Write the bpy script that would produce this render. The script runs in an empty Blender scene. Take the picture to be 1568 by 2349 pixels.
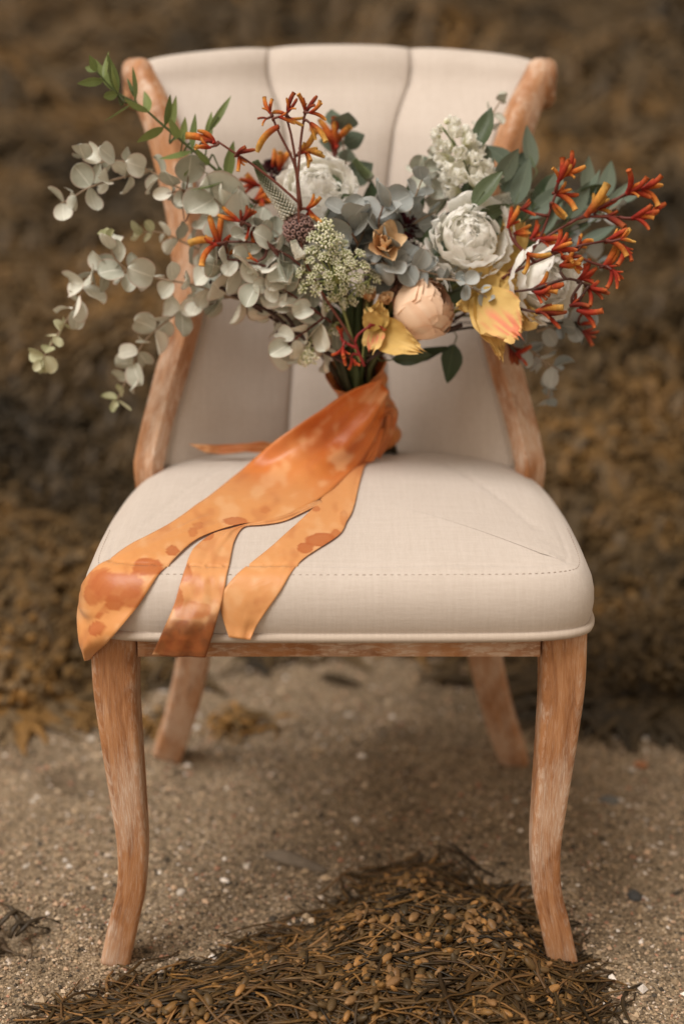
import bpy, bmesh, math, random
import numpy as np
from mathutils import Vector, Matrix, noise
from mathutils.bvhtree import BVHTree

SC = bpy.context.scene
R = math.radians
# ------------------------------------------------------------------ camera
PITCH = R(15.6)
CAM = Vector((0.003, -1.32, 0.863))
FPX = 3267.0                      # focal length in the 1568 px wide working grid
cam_d = bpy.data.cameras.new('camera')
cam = bpy.data.objects.new('camera', cam_d)
SC.collection.objects.link(cam)
cam.location = CAM
cam.rotation_euler = (R(90) - PITCH, 0, 0)
cam_d.sensor_fit = 'VERTICAL'
cam_d.sensor_height = 36.0
cam_d.sensor_width = 24.0
cam_d.lens = 50.07
cam_d.clip_start = 0.05
cam_d.clip_end = 3000
cam_d.dof.use_dof = True
cam_d.dof.focus_distance = 1.43
cam_d.dof.aperture_fstop = 1.85
SC.camera = cam
# ------------------------------------------------------------------ sky, sun, exposure
SUN_FROM = Vector((-0.42, -0.38, 0.94)).normalized()
w = bpy.data.worlds.new('World')
SC.world = w
w.use_nodes = True
nt = w.node_tree
nt.nodes.clear()
sky = nt.nodes.new('ShaderNodeTexSky')
sky.sky_type = 'NISHITA'
sky.sun_disc = False
sky.sun_elevation = math.asin(SUN_FROM.z)
sky.sun_rotation = math.atan2(SUN_FROM.x, SUN_FROM.y)
sky.air_density = 1.0
sky.dust_density = 1.5
sky.ozone_density = 0.6
hs = nt.nodes.new('ShaderNodeHueSaturation')
hs.inputs['Saturation'].default_value = 0.12
bg = nt.nodes.new('ShaderNodeBackground')
bg.inputs['Strength'].default_value = 0.095
out = nt.nodes.new('ShaderNodeOutputWorld')
nt.links.new(sky.outputs[0], hs.inputs['Color'])
tint = nt.nodes.new('ShaderNodeMix')
tint.data_type = 'RGBA'
tint.blend_type = 'MULTIPLY'
tint.inputs[0].default_value = 1.0
tint.inputs[7].default_value = (1.0, 0.80, 0.60, 1)
nt.links.new(hs.outputs[0], tint.inputs[6])
nt.links.new(tint.outputs[2], bg.inputs['Color'])
nt.links.new(bg.outputs[0], out.inputs['Surface'])
sl = bpy.data.lights.new('sun', 'SUN')
sl.energy = 1.5
sl.angle = R(34)
sl.color = (1.0, 0.985, 0.965)
so = bpy.data.objects.new('sun', sl)
SC.collection.objects.link(so)
so.location = SUN_FROM * 10
so.rotation_euler = (-SUN_FROM).to_track_quat('-Z', 'Y').to_euler()
SC.cycles.diffuse_bounces = 6
SC.view_settings.view_transform = 'Standard'
SC.view_settings.look = 'None'
SC.view_settings.gamma = 1.0
SC.view_settings.use_curve_mapping = False
SC.view_settings.exposure = 0.80

# ------------------------------------------------------------------ helpers
FWD = Vector((0, math.cos(PITCH), -math.sin(PITCH)))
UP = Vector((0, math.sin(PITCH), math.cos(PITCH)))
RT = Vector((1, 0, 0))
TO_CAM = Vector((0, -math.cos(PITCH), math.sin(PITCH)))

def ray(px, py):
    return RT * ((px - 784.0) / FPX) + UP * (-(py - 1174.5) / FPX) + FWD

def at(px, py, Y):
    d = ray(px, py)
    return CAM + d * ((Y - CAM.y) / d.y)

def gp(px, py, z=0.0):
    d = ray(px, py)
    return CAM + d * ((z - CAM.z) / d.z)

def depth(p):
    return (p - CAM).dot(FWD)

def proj(p):
    v = p - CAM
    z = v.dot(FWD)
    return 784 + FPX * v.x / z, 1174.5 - FPX * v.dot(UP) / z

def catmull(pts, n):
    """n points, evenly spaced in parameter, through the control points."""
    pts = [tuple(p) for p in pts]
    P = np.array([pts[0]] + pts + [pts[-1]], dtype=float)
    P[0] = 2 * P[1] - P[2]
    P[-1] = 2 * P[-2] - P[-3]
    m = len(pts) - 1
    seg = np.linalg.norm(np.diff(P[1:-1], axis=0), axis=1)
    cum = np.concatenate([[0], np.cumsum(seg)])
    out = []
    for i in range(n):
        s = cum[-1] * i / (n - 1)
        k = min(m - 1, max(0, int(np.searchsorted(cum, s, side='right')) - 1))
        t = (s - cum[k]) / max(1e-9, seg[k])
        p0, p1, p2, p3 = P[k], P[k + 1], P[k + 2], P[k + 3]
        out.append(0.5 * (2 * p1 + (p2 - p0) * t + (2 * p0 - 5 * p1 + 4 * p2 - p3) * t * t + (3 * p1 - p0 - 3 * p2 + p3) * t ** 3))
    return np.array(out)

WL = {}                                # world origin of every object

def make_mesh(name, verts, faces, mat, uv=None, col=None, smooth=True):
    me = bpy.data.meshes.new(name)
    me.from_pydata([tuple(v) for v in verts], [], faces)
    if smooth:
        me.polygons.foreach_set('use_smooth', [True] * len(me.polygons))
    if uv is not None:
        l = me.uv_layers.new(name='UVMap')
        idx = np.empty(len(me.loops), dtype=np.int32)
        me.loops.foreach_get('vertex_index', idx)
        l.data.foreach_set('uv', np.asarray(uv, dtype=np.float32)[idx].ravel())
    if col is not None:
        a = me.color_attributes.new('Col', 'FLOAT_COLOR', 'POINT')
        c = np.ones((len(me.vertices), 4), dtype=np.float32)
        c[:, :3] = np.asarray(col, dtype=np.float32)[:, :3]
        a.data.foreach_set('color', c.ravel())
    if mat:
        me.materials.append(mat)
    me.update()
    return me

def np_mesh(name, V, F, mat, col=None, smooth=True):
    """fast triangles / quads from numpy arrays"""
    me = bpy.data.meshes.new(name)
    V = np.asarray(V, dtype=np.float32)
    F = np.asarray(F, dtype=np.int32)
    n, k = F.shape
    me.vertices.add(len(V))
    me.vertices.foreach_set('co', V.ravel())
    me.loops.add(n * k)
    me.loops.foreach_set('vertex_index', F.ravel())
    me.polygons.add(n)
    me.polygons.foreach_set('loop_start', np.arange(0, n * k, k, dtype=np.int32))
    me.polygons.foreach_set('loop_total', np.full(n, k, dtype=np.int32))
    me.polygons.foreach_set('use_smooth', np.full(n, smooth))
    if col is not None:
        a = me.color_attributes.new('Col', 'FLOAT_COLOR', 'POINT')
        c = np.ones((len(V), 4), dtype=np.float32)
        c[:, :3] = col
        a.data.foreach_set('color', c.ravel())
    me.materials.append(mat)
    me.update(calc_edges=True)
    me.validate()
    return me

def link(name, data, parent=None, loc=(0, 0, 0), rot=None):
    """loc is a WORLD position; parents are never rotated or scaled. rot is a 3x3 (or 4x4) with scale in it."""
    o = bpy.data.objects.new(name, data)
    SC.collection.objects.link(o)
    loc = Vector(loc)
    WL[o.name] = loc
    base = Vector((0, 0, 0))
    if parent is not None:
        o.parent = parent
        base = WL[parent.name]
    if rot is not None:
        m = rot.to_4x4()
        m.translation = loc - base
        o.matrix_local = m
    else:
        o.location = loc - base
    return o

def wobj(name, verts, faces, mat, parent=None, origin=None, **k):
    """object from world-space vertices, with its origin put at their middle (or origin)"""
    V = np.array([tuple(v) for v in verts])
    c = Vector(V.mean(axis=0)) if origin is None else Vector(origin)
    me = make_mesh(name, V - np.array(c), faces, mat, **k)
    return link(name, me, parent, c)

def tag(o, label=None, cat=None, group=None, kind=None):
    if label: o['label'] = label
    if cat: o['category'] = cat
    if group: o['group'] = group
    if kind: o['kind'] = kind
    return o

def thing(name, label, cat, loc, group=None):
    return tag(link(name, None, None, loc), label, cat, group)

def grid_faces(nu, nv, closed_v=False, off=0):
    F = []
    for i in range(nu - 1):
        for j in range(nv if closed_v else nv - 1):
            j2 = (j + 1) % nv
            F.append((off + i * nv + j, off + (i + 1) * nv + j, off + (i + 1) * nv + j2, off + i * nv + j2))
    return F

def tube(path, rad, sides=6, flat=1.0, ref=Vector((0.03, 0.1, 1)), cap=True):
    """verts, faces, uv of a tube along a path; rad scalar or per point"""
    P = [Vector(p) for p in path]
    n = len(P)
    rr = [rad] * n if not hasattr(rad, '__len__') else rad
    V, UV = [], []
    L = 0.0
    for i in range(n):
        t = (P[min(i + 1, n - 1)] - P[max(i - 1, 0)])
        t = t.normalized() if t.length > 1e-9 else Vector((0, 0, 1))
        a = t.cross(ref)
        a = a.normalized() if a.length > 1e-4 else t.orthogonal().normalized()
        b = a.cross(t).normalized()
        if i: L += (P[i] - P[i - 1]).length
        for k in range(sides):
            an = 2 * math.pi * k / sides
            V.append(P[i] + a * (math.cos(an) * rr[i]) + b * (math.sin(an) * rr[i] * flat))
            UV.append((L, k / sides))
    F = grid_faces(n, sides, True)
    if cap:
        F.append(tuple(range(sides)))
        F.append(tuple((n - 1) * sides + k for k in reversed(range(sides))))
    return V, F, UV

class Soup:
    """collects several shapes into one mesh"""
    def __init__(s): s.V, s.F, s.UV, s.C = [], [], [], []
    def add(s, V, F, UV=None, C=None):
        o = len(s.V)
        s.V += [tuple(v) for v in V]
        s.F += [tuple(i + o for i in f) for f in F]
        s.UV += list(UV) if UV is not None else [(0, 0)] * len(V)
        s.C += list(C) if C is not None else [(1, 1, 1)] * len(V)
    def obj(s, name, mat, parent=None, origin=None, smooth=True):
        return wobj(name, s.V, s.F, mat, parent, origin, uv=s.UV, col=s.C, smooth=smooth)

def orient(d, n):
    """3x3 whose Y axis is d and whose Z axis leans to n"""
    y = Vector(d).normalized()
    z = Vector(n) - y * Vector(n).dot(y)
    z = z.normalized() if z.length > 1e-5 else y.orthogonal().normalized()
    x = y.cross(z)
    return Matrix((x, y, z)).transposed()

def sstep(a, b, x):
    t = min(1, max(0, (x - a) / (b - a)))
    return t * t * (3 - 2 * t)

# ------------------------------------------------------------------ materials
class NT:
    def __init__(s, name):
        s.m = bpy.data.materials.new(name)
        s.m.use_nodes = True
        s.t = s.m.node_tree
        s.t.nodes.clear()
        s.out = s.t.nodes.new('ShaderNodeOutputMaterial')
    def n(s, typ, **k):
        x = s.t.nodes.new('ShaderNode' + typ)
        for a, v in k.items():
            setattr(x, a, v)
        return x
    def l(s, a, b): s.t.links.new(a, b)
    def coord(s, which='Object', scale=(1, 1, 1), rot=(0, 0, 0)):
        c = s.n('TexCoord'); m = s.n('Mapping')
        m.inputs['Scale'].default_value = scale
        m.inputs['Rotation'].default_value = rot
        s.l(c.outputs[which], m.inputs['Vector'])
        return m.outputs[0]
    def noise(s, vec, scale, detail=4, rough=0.55, dist=0.0):
        x = s.n('TexNoise')
        x.inputs['Scale'].default_value = scale
        x.inputs['Detail'].default_value = detail
        x.inputs['Roughness'].default_value = rough
        x.inputs['Distortion'].default_value = dist
        if vec is not None: s.l(vec, x.inputs['Vector'])
        return x.outputs['Fac']
    def ramp(s, fac, stops, interp='LINEAR'):
        r = s.n('ValToRGB')
        r.color_ramp.interpolation = interp
        e = r.color_ramp.elements
        while len(e) < len(stops): e.new(0.5)
        for q, (p, c) in zip(e, stops):
            q.position = p
            q.color = (*c, 1) if hasattr(c, '__len__') else (c, c, c, 1)
        s.l(fac, r.inputs[0])
        return r.outputs[0]
    def mix(s, fac, a, b, mode='MIX'):
        x = s.n('Mix', data_type='RGBA', blend_type=mode)
        for sock, v in ((x.inputs[0], fac), (x.inputs[6], a), (x.inputs[7], b)):
            if hasattr(v, 'links'): s.l(v, sock)
            elif hasattr(v, '__len__'): sock.default_value = (*v, 1)
            elif sock.type == 'VALUE': sock.default_value = v
            else: sock.default_value = (v, v, v, 1)
        return x.outputs[2]
    def math(s, op, a, b=0.0):
        x = s.n('Math', operation=op)
        for sock, v in ((x.inputs[0], a), (x.inputs[1], b)):
            if hasattr(v, 'links'): s.l(v, sock)
            else: sock.default_value = v
        return x.outputs[0]
    def attr(s):
        a = s.n('Attribute'); a.attribute_name = 'Col'
        return a.outputs['Color']
    def rnd(s):
        return s.n('ObjectInfo').outputs['Random']
    def bump(s, h, strength=0.3, dist=0.002):
        b = s.n('Bump')
        b.inputs['Strength'].default_value = strength
        b.inputs['Distance'].default_value = dist
        s.l(h, b.inputs['Height'])
        return b.outputs[0]
    def bsdf(s, color, rough=0.6, normal=None, spec=0.35, sheen=0.0, transl=0.0, tcol=None):
        b = s.n('BsdfPrincipled')
        if hasattr(color, 'links'): s.l(color, b.inputs['Base Color'])
        else: b.inputs['Base Color'].default_value = (*color, 1)
        if hasattr(rough, 'links'): s.l(rough, b.inputs['Roughness'])
        else: b.inputs['Roughness'].default_value = rough
        b.inputs['Specular IOR Level'].default_value = spec
        if sheen:
            b.inputs['Sheen Weight'].default_value = sheen
        if normal is not None: s.l(normal, b.inputs['Normal'])
        sh = b.outputs[0]
        if transl:
            t = s.n('BsdfTranslucent')
            c = tcol if tcol is not None else color
            if hasattr(c, 'links'): s.l(c, t.inputs['Color'])
            else: t.inputs['Color'].default_value = (*c, 1)
            mx = s.n('MixShader'); mx.inputs[0].default_value = transl
            s.l(sh, mx.inputs[1]); s.l(t.outputs[0], mx.inputs[2])
            sh = mx.outputs[0]
        s.l(sh, s.out.inputs['Surface'])
        return s.m

def linen(name, a, b):
    t = NT(name)
    v1 = t.coord('Object', (90, 900, 900)); v2 = t.coord('Object', (900, 90, 90))
    n1 = t.noise(v1, 1.0, 3, 0.6); n2 = t.noise(v2, 1.0, 3, 0.6)
    s1 = t.noise(t.coord('Object', (14, 260, 260)), 1.0, 2); s2 = t.noise(t.coord('Object', (260, 14, 14)), 1.0, 2)
    wv = t.math('ADD', n1, n2)
    sl_ = t.math('ADD', s1, s2)
    f = t.math('ADD', t.math('MULTIPLY', wv, 0.40), t.math('MULTIPLY', sl_, 0.34))
    big = t.noise(t.coord('Object'), 7, 3)
    f = t.math('ADD', f, t.math('MULTIPLY', big, 0.25))
    c = t.ramp(f, [(0.38, a), (1.12, b)])
    h = t.math('ADD', wv, t.math('MULTIPLY', sl_, 0.6))
    return t.bsdf(c, 0.9, t.bump(h, 0.22, 0.0010), 0.15, sheen=0.12)

M = {}
M['linen'] = linen('linen', (0.445, 0.380, 0.322), (0.57, 0.505, 0.45))
M['piping'] = linen('piping linen', (0.39, 0.315, 0.255), (0.53, 0.45, 0.375))

def wood(name):
    t = NT(name)
    uv = t.n('UVMap').outputs[0]
    def sc(x, y):
        m = t.n('Mapping'); m.inputs['Scale'].default_value = (x, y, 1); t.l(uv, m.inputs['Vector']); return m.outputs[0]
    oi = t.n('ObjectInfo')
    grain = t.noise(sc(13, 30), 1.0, 5, 0.65, 0.8)
    fine = t.noise(sc(55, 240), 1.0, 4, 0.7, 0.4)
    worn = t.noise(t.coord('Object', (22, 22, 9)), 1.0, 4, 0.6)
    base = t.ramp(grain, [(0.30, (0.23, 0.092, 0.036)), (0.5, (0.40, 0.182, 0.077)), (0.70, (0.53, 0.275, 0.135))])
    streak = t.ramp(fine, [(0.49, 0.0), (0.58, 0.85)])
    wm = t.ramp(worn, [(0.38, 0.12), (0.66, 1.0)])
    fac = t.math('MULTIPLY', streak, wm)
    pale = t.ramp(worn, [(0.45, 0.0), (0.64, 0.62)])
    c = t.mix(pale, base, (0.62, 0.43, 0.31))
    c = t.mix(fac, c, (0.66, 0.52, 0.41))
    h = t.math('ADD', fine, t.math('MULTIPLY', grain, 0.5))
    return t.bsdf(c, 0.55, t.bump(h, 0.35, 0.0015), 0.3)
M['oak'] = wood('whitewashed oak')

def thread_mat():
    t = NT('thread'); return t.bsdf((0.42, 0.345, 0.29), 0.8)
M['thread'] = thread_mat()

def silk():
    t = NT('dyed silk')
    c = t.attr()
    nz = t.noise(t.coord('Object'), 60, 5, 0.6, 1.0)
    c = t.mix(t.ramp(nz, [(0.35, 0.0), (0.75, 0.20)]), c, (0.70, 0.28, 0.07))
    wv = t.noise(t.coord('Object', (900, 900, 900)), 1, 2)
    cr = t.noise(t.coord('Object'), 34, 3, 0.5, 1.2)
    h = t.math('ADD', t.math('MULTIPLY', wv, 0.15), cr)
    return t.bsdf(c, 0.36, t.bump(h, 0.22, 0.003), 0.45, sheen=0.1, transl=0.22)
M['silk'] = silk()

def leafmat(name, a, b, edge=None, rough=0.55, transl=0.12, spec=0.3):
    """colour varies from leaf to leaf (object random) and over the leaf"""
    t = NT(name)
    r = t.rnd()
    nz = t.noise(t.coord('Object'), 2.2, 4, 0.6)
    f = t.math('ADD', t.math('MULTIPLY', r, 0.70), t.math('MULTIPLY', nz, 0.6))
    c = t.ramp(f, [(0.15, a), (0.95, b)])
    # midrib and side veins in the leaf's own coordinates
    uv = t.n('UVMap').outputs[0]
    sx = t.n('SeparateXYZ'); t.l(uv, sx.inputs[0])
    av = t.math('ABSOLUTE', sx.outputs[1])
    rib = t.ramp(av, [(0.0, 0.5), (0.07, 0.0)])
    c = t.mix(rib, c, tuple(min(1, x * 1.45) for x in b))
    if edge:
        ed = t.ramp(av, [(0.86, 0.0), (1.0, 0.7)])
        c = t.mix(ed, c, edge)
    sp = t.noise(t.coord('Object'), 9, 4, 0.7)
    c = t.mix(t.ramp(sp, [(0.60, 0.0), (0.72, 0.35)]), c, tuple(x * 0.55 for x in a))
    h = t.noise(t.coord('Object'), 14, 3)
    return t.bsdf(c, rough, t.bump(h, 0.12, 0.0015), spec, transl=transl)

M['euc'] = leafmat('eucalyptus silver', (0.315, 0.335, 0.265), (0.72, 0.72, 0.635), edge=(0.50, 0.33, 0.27))
M['eucblue'] = leafmat('eucalyptus blue', (0.20, 0.225, 0.215), (0.44, 0.46, 0.445), edge=(0.40, 0.36, 0.31))
M['eucyoung'] = leafmat('eucalyptus young', (0.34, 0.36, 0.19), (0.60, 0.58, 0.40), transl=0.25)
M['green'] = leafmat('dark green leaf', (0.028, 0.05, 0.024), (0.085, 0.115, 0.055), rough=0.42, spec=0.4)
M['grey_green'] = leafmat('grey green leaf', (0.085, 0.12, 0.085), (0.18, 0.215, 0.16))
M['ruscus'] = leafmat('fresh green leaf', (0.065, 0.10, 0.03), (0.22, 0.27, 0.09), rough=0.45, transl=0.25)

def colmat(name, rough=0.6, transl=0.0, spec=0.3, var=0.18, scale=40, bumpd=0.0):
    t = NT(name)
    c = t.attr()
    nz = t.noise(t.coord('Object'), scale, 3)
    k = t.ramp(nz, [(0.25, 1 - var), (0.75, 1 + var)])
    c = t.mix(1.0, c, k, 'MULTIPLY')
    nrm = t.bump(nz, 0.3, bumpd) if bumpd else None
    return t.bsdf(c, rough, nrm, spec, transl=transl)
M['bloom'] = colmat('kangaroo paw', 0.8, 0.12, 0.15, var=0.28, scale=9)
M['stem'] = colmat('stems', 0.5, var=0.15, scale=90)
M['petal'] = colmat('petal', 0.62, 0.14, 0.25, var=0.05, scale=3.0)
M['white_petal'] = colmat('white petal', 0.95, 0.5, 0.0, var=0.03, scale=3.0)
M['tiny'] = colmat('tiny florets', 0.6, 0.2, var=0.1, scale=300)
M['pod'] = colmat('seed pod', 0.75, 0.0, var=0.12, scale=200)

def weed(name, rough, gloss):
    t = NT(name)
    c = t.attr()
    nz = t.noise(t.coord('Object'), 70, 4, 0.65)
    c = t.mix(1.0, c, t.ramp(nz, [(0.25, 0.55), (0.75, 1.35)]), 'MULTIPLY')
    return t.bsdf(c, rough, t.bump(nz, 0.3, 0.003), gloss)
M['weed'] = weed('rockweed', 0.45, 0.22)
M['farweed'] = weed('rockweed bank', 0.6, 0.3)
M['grain'] = colmat('sand grains', 0.7, 0.0, 0.35, var=0.2, scale=400)
M['stone'] = colmat('beach stone', 0.75, 0.0, 0.3, var=0.25, scale=60, bumpd=0.003)

def sandmat():
    t = NT('coarse sand')
    co = t.coord('Object')
    f1 = t.noise(co, 420, 3, 0.7)
    f2 = t.noise(co, 9, 5, 0.6)
    v = t.n('TexVoronoi'); v.inputs['Scale'].default_value = 330; t.l(co, v.inputs['Vector'])
    vb = t.n('SeparateColor'); t.l(v.outputs['Color'], vb.inputs[0])
    g = t.ramp(vb.outputs[0], [(0.0, (0.14, 0.102, 0.062)), (0.45, (0.30, 0.222, 0.138)), (0.78, (0.40, 0.30, 0.19)), (0.93, (0.46, 0.345, 0.235)), (1.0, (0.56, 0.46, 0.35))])
    c = t.mix(t.ramp(f1, [(0.35, 0.55), (0.65, 0.0)]), g, (0.10, 0.07, 0.045))
    c = t.mix(1.0, c, t.ramp(f2, [(0.32, 0.62), (0.62, 1.08)]), 'MULTIPLY')
    # further up the bank the sand gives way to dark wet mud between the weed
    bank = t.attr()
    mud = t.ramp(t.noise(co, 14, 5, 0.65), [(0.3, (0.045, 0.031, 0.016)), (0.7, (0.12, 0.076, 0.037))])
    sep = t.n('SeparateColor'); t.l(bank, sep.inputs[0])
    c = t.mix(sep.outputs[0], c, mud)
    h = t.math('ADD', v.outputs['Distance'], t.math('MULTIPLY', f1, 0.6))
    return t.bsdf(c, 0.8, t.bump(h, 0.6, 0.004), 0.25)
M['sand'] = sandmat()

# ================================================================== GROUND
def bank_edge(x):
    return 0.98 - 0.33 * sstep(0.16, 0.48, abs(x + 0.02)) + 0.05 * noise.noise((x * 5, 3.1, 0))

def ground(x, y):
    z = 0.014 * noise.noise((x * 3.2, y * 3.2, 0.3)) + 0.009 * noise.noise((x * 9, y * 9, 4.0))
    z += 0.0025 * noise.noise((x * 30, y * 30, 1.0))
    for (dx, dy, r, d) in DENTS:
        q = ((x - dx) ** 2 + ((y - dy) * 1.3) ** 2) / (r * r)
        if q < 6: z += -d * math.exp(-q) + 0.45 * d * math.exp(-(math.sqrt(q) - 1.5) ** 2 * 3)
    e = bank_edge(x)
    if y > e:
        s = y - e
        z += 0.07 * sstep(0, 0.25, s) + 0.205 * max(0, s - 0.05) * sstep(0.05, 0.5, s)
        a = sstep(0.0, 0.6, s)
        z += a * (0.17 * noise.noise((x * 1.1, y * 1.3, 7)) + 0.08 * noise.noise((x * 3.2, y * 3.2, 9)))
    if y > 12.0:                      # the top of the bank levels out
        z -= 0.205 * max(0, (y - 12.0)) * sstep(12, 17, y)
    return z

DENTS = [(gp(1180, 1990).x, gp(1180, 1990).y, 0.05, 0.010), (gp(560, 2090).x, gp(560, 2090).y, 0.04, 0.010), (gp(130, 1740).x, gp(130, 1740).y, 0.06, 0.012), (gp(730, 1790).x, gp(730, 1790).y, 0.05, 0.012), (gp(1440, 1790).x, gp(1440, 1790).y, 0.06, 0.012), (gp(235, 1800).x, gp(235, 1800).y, 0.055, 0.03), (gp(1020, 1700).x, gp(1020, 1700).y, 0.05, 0.03), (gp(960, 1715).x, gp(960, 1715).y, 0.035, 0.012),
         (gp(1480, 2030).x, gp(1480, 2030).y, 0.05, 0.012), (gp(40, 2160).x, gp(40, 2160).y, 0.05, 0.014), (gp(440, 1790).x, gp(440, 1790).y, 0.06, 0.012),
         (gp(1080, 1560).x, gp(1080, 1560).y, 0.06, 0.014)]
FEET = [Vector((gp(266, 2215).x, gp(266, 2215).y, 0)), Vector((gp(1284, 2215).x, gp(1284, 2215).y, 0))]

def build_ground():
    xs = np.concatenate([[-900, -300, -100, -40, -20, -12, -8, -5, -3.5, -2.6], np.linspace(-2.0, -0.8, 14)[:-1], np.linspace(-0.8, 0.8, 130), np.linspace(0.8, 2.0, 14)[1:], [2.6, 3.5, 5, 8, 12, 20, 40, 100, 300, 900]])
    ys = np.concatenate([[-900, -300, -100, -40, -15, -6, -3, -1.6, -1.0], np.linspace(-0.6, -0.35, 6)[:-1], np.linspace(-0.35, 1.3, 136), np.linspace(1.3, 4, 50)[1:], np.linspace(4, 15, 60)[1:], [17, 20, 26, 40, 80, 200, 900]])
    V, C = [], []
    for y in ys:
        for x in xs:
            xx = min(12, max(-12, x)); yy = min(26, max(-12, y))
            V.append((x, y, ground(xx, yy)))
            e = bank_edge(x) if abs(x) < 20 else 0.65
            a = sstep(0.02, 0.30, y - e)
            C.append((a, a, a))
    F = grid_faces(len(ys), len(xs))
    F = [f[::-1] for f in F]
    o = link('sand_ground', make_mesh('sand_ground', V, F, M['sand'], col=C))
    tag(o, 'coarse grey brown sand of the beach rising to a weed covered bank', None, kind='structure')
    return o
build_ground()

rng = np.random.default_rng(5)
random.seed(11)

def grains():
    """loose sand grains and shell crumbs lying on the sand"""
    base = np.array([(1, 0, 0), (-1, 0, 0), (0, 1, 0), (0, -1, 0), (0, 0, 1), (0, 0, -1)], dtype=float)
    tri = np.array([(0, 2, 4), (2, 1, 4), (1, 3, 4), (3, 0, 4), (2, 0, 5), (1, 2, 5), (3, 1, 5), (0, 3, 5)])
    P = []
    n = 92000
    while len(P) < n:
        y = -0.33 + 1.35 * random.random() ** 1.35
        hw = (y + 1.5) * 0.30 + 0.10
        x = random.uniform(-hw, hw)
        if y > bank_edge(x) + 0.05: continue
        P.append((x, y, ground(x, y)))
    P = np.array(P)
    n = len(P)
    r = 0.00155 * np.exp(rng.normal(0, 0.36, n))
    big = rng.random(n) < 0.012
    r[big] *= rng.uniform(1.6, 2.6, big.sum())
    sc = r[:, None] * rng.uniform(0.65, 1.35, (n, 3))
    an = rng.uniform(0, 6.28, n)
    ca, sa = np.cos(an), np.sin(an)
    B = base[None] * sc[:, None, :] * rng.uniform(0.7, 1.25, (n, 6, 1))
    X = B[..., 0] * ca[:, None] - B[..., 1] * sa[:, None]
    Y = B[..., 0] * sa[:, None] + B[..., 1] * ca[:, None]
    V = np.stack([X + P[:, 0:1], Y + P[:, 1:2], B[..., 2] * 0.8 + P[:, 2:3] + r[:, None] * 0.35], -1)
    F = tri[None] + (np.arange(n) * 6)[:, None, None]
    pal = np.array([(0.16, 0.113, 0.068), (0.29, 0.208, 0.126), (0.41, 0.30, 0.188), (0.50, 0.385, 0.265), (0.06, 0.046, 0.031), (0.50, 0.34, 0.22), (0.36, 0.18, 0.11), (0.56, 0.46, 0.37), (0.70, 0.63, 0.56)])
    pr = np.array([0.22, 0.25, 0.17, 0.08, 0.13, 0.07, 0.035, 0.035, 0.010])
    ci = rng.choice(len(pal), n, p=pr / pr.sum())
    ci[big & (rng.random(n) < 0.25)] = 8
    C = np.repeat(pal[ci] * rng.uniform(0.8, 1.2, (n, 1)), 6, axis=0)
    o = link('sand_grains', np_mesh('sand_grains', V.reshape(-1, 3), F.reshape(-1, 3), M['grain'], C, smooth=False))
    tag(o, 'loose coarse grains and shell crumbs over the sand', None, kind='stuff')
grains()

# ------------------------------------------------------------------ rockweed on the bank (uncountable, out of focus)
def strap_soup(specs, seg):
    """many flat leathery straps. specs: (pos, yaw, length, width, colour, lift, seed)"""
    n = len(specs)
    V = np.zeros((n, seg + 1, 3, 3)); C = np.zeros((n, seg + 1, 3, 3))
    for i, (p, yaw, L, W, col, lift, bend) in enumerate(specs):
        x, y = p[0], p[1]
        a = yaw
        for k in range(seg + 1):
            t = k / seg
            wd = W * (0.55 + 0.9 * math.sin(math.pi * min(1, 0.12 + t * 0.95)))
            nx, ny = -math.sin(a), math.cos(a)
            z = p[2](x, y) + lift * math.sin(math.pi * min(1, t * 0.9 + 0.1)) + 0.004
            for q, s in enumerate((-1, 0, 1)):
                V[i, k, q] = (x + nx * wd * s, y + ny * wd * s, z - abs(s) * wd * 0.5)
            C[i, k, :] = col
            C[i, k, :] *= 0.8 + 0.4 * t
            a += bend * (0.6 + 0.8 * math.sin(5 * t + i))
            x += math.cos(a) * L / seg; y += math.sin(a) * L / seg
    q = 3
    f = []
    for k in range(seg):
        for s in range(2):
            f.append((k * q + s, (k + 1) * q + s, (k + 1) * q + s + 1, k * q + s + 1))
    f = np.array(f)
    F = f[None] + (np.arange(n) * (seg + 1) * q)[:, None, None]
    return V.reshape(-1, 3), F.reshape(-1, 4), C.reshape(-1, 3)

def weed_colour(x, y):
    n1 = noise.noise((x * 0.9 + 5, y * 2.0 + 0.5 * x, 2.0)); n2 = noise.noise((x * 3.4, y * 5.0, 12.0))
    v = 0.50 + 0.8 * n1 + 0.6 * n2 + random.uniform(-0.15, 0.15)
    a = Vector((0.020, 0.014, 0.006)); b = Vector((0.070, 0.042, 0.014)); c = Vector((0.185, 0.095, 0.024)); g = Vector((0.135, 0.09, 0.045))
    near = 1 - sstep(0.0, 0.5, y - bank_edge(x))
    v += 0.22 * near
    if v < 0.5: col = a.lerp(b, max(0, v) * 2)
    else: col = b.lerp(c if random.random() < 0.62 else g, min(1, (v - 0.5) * 1.8))
    return tuple(col)

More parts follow.
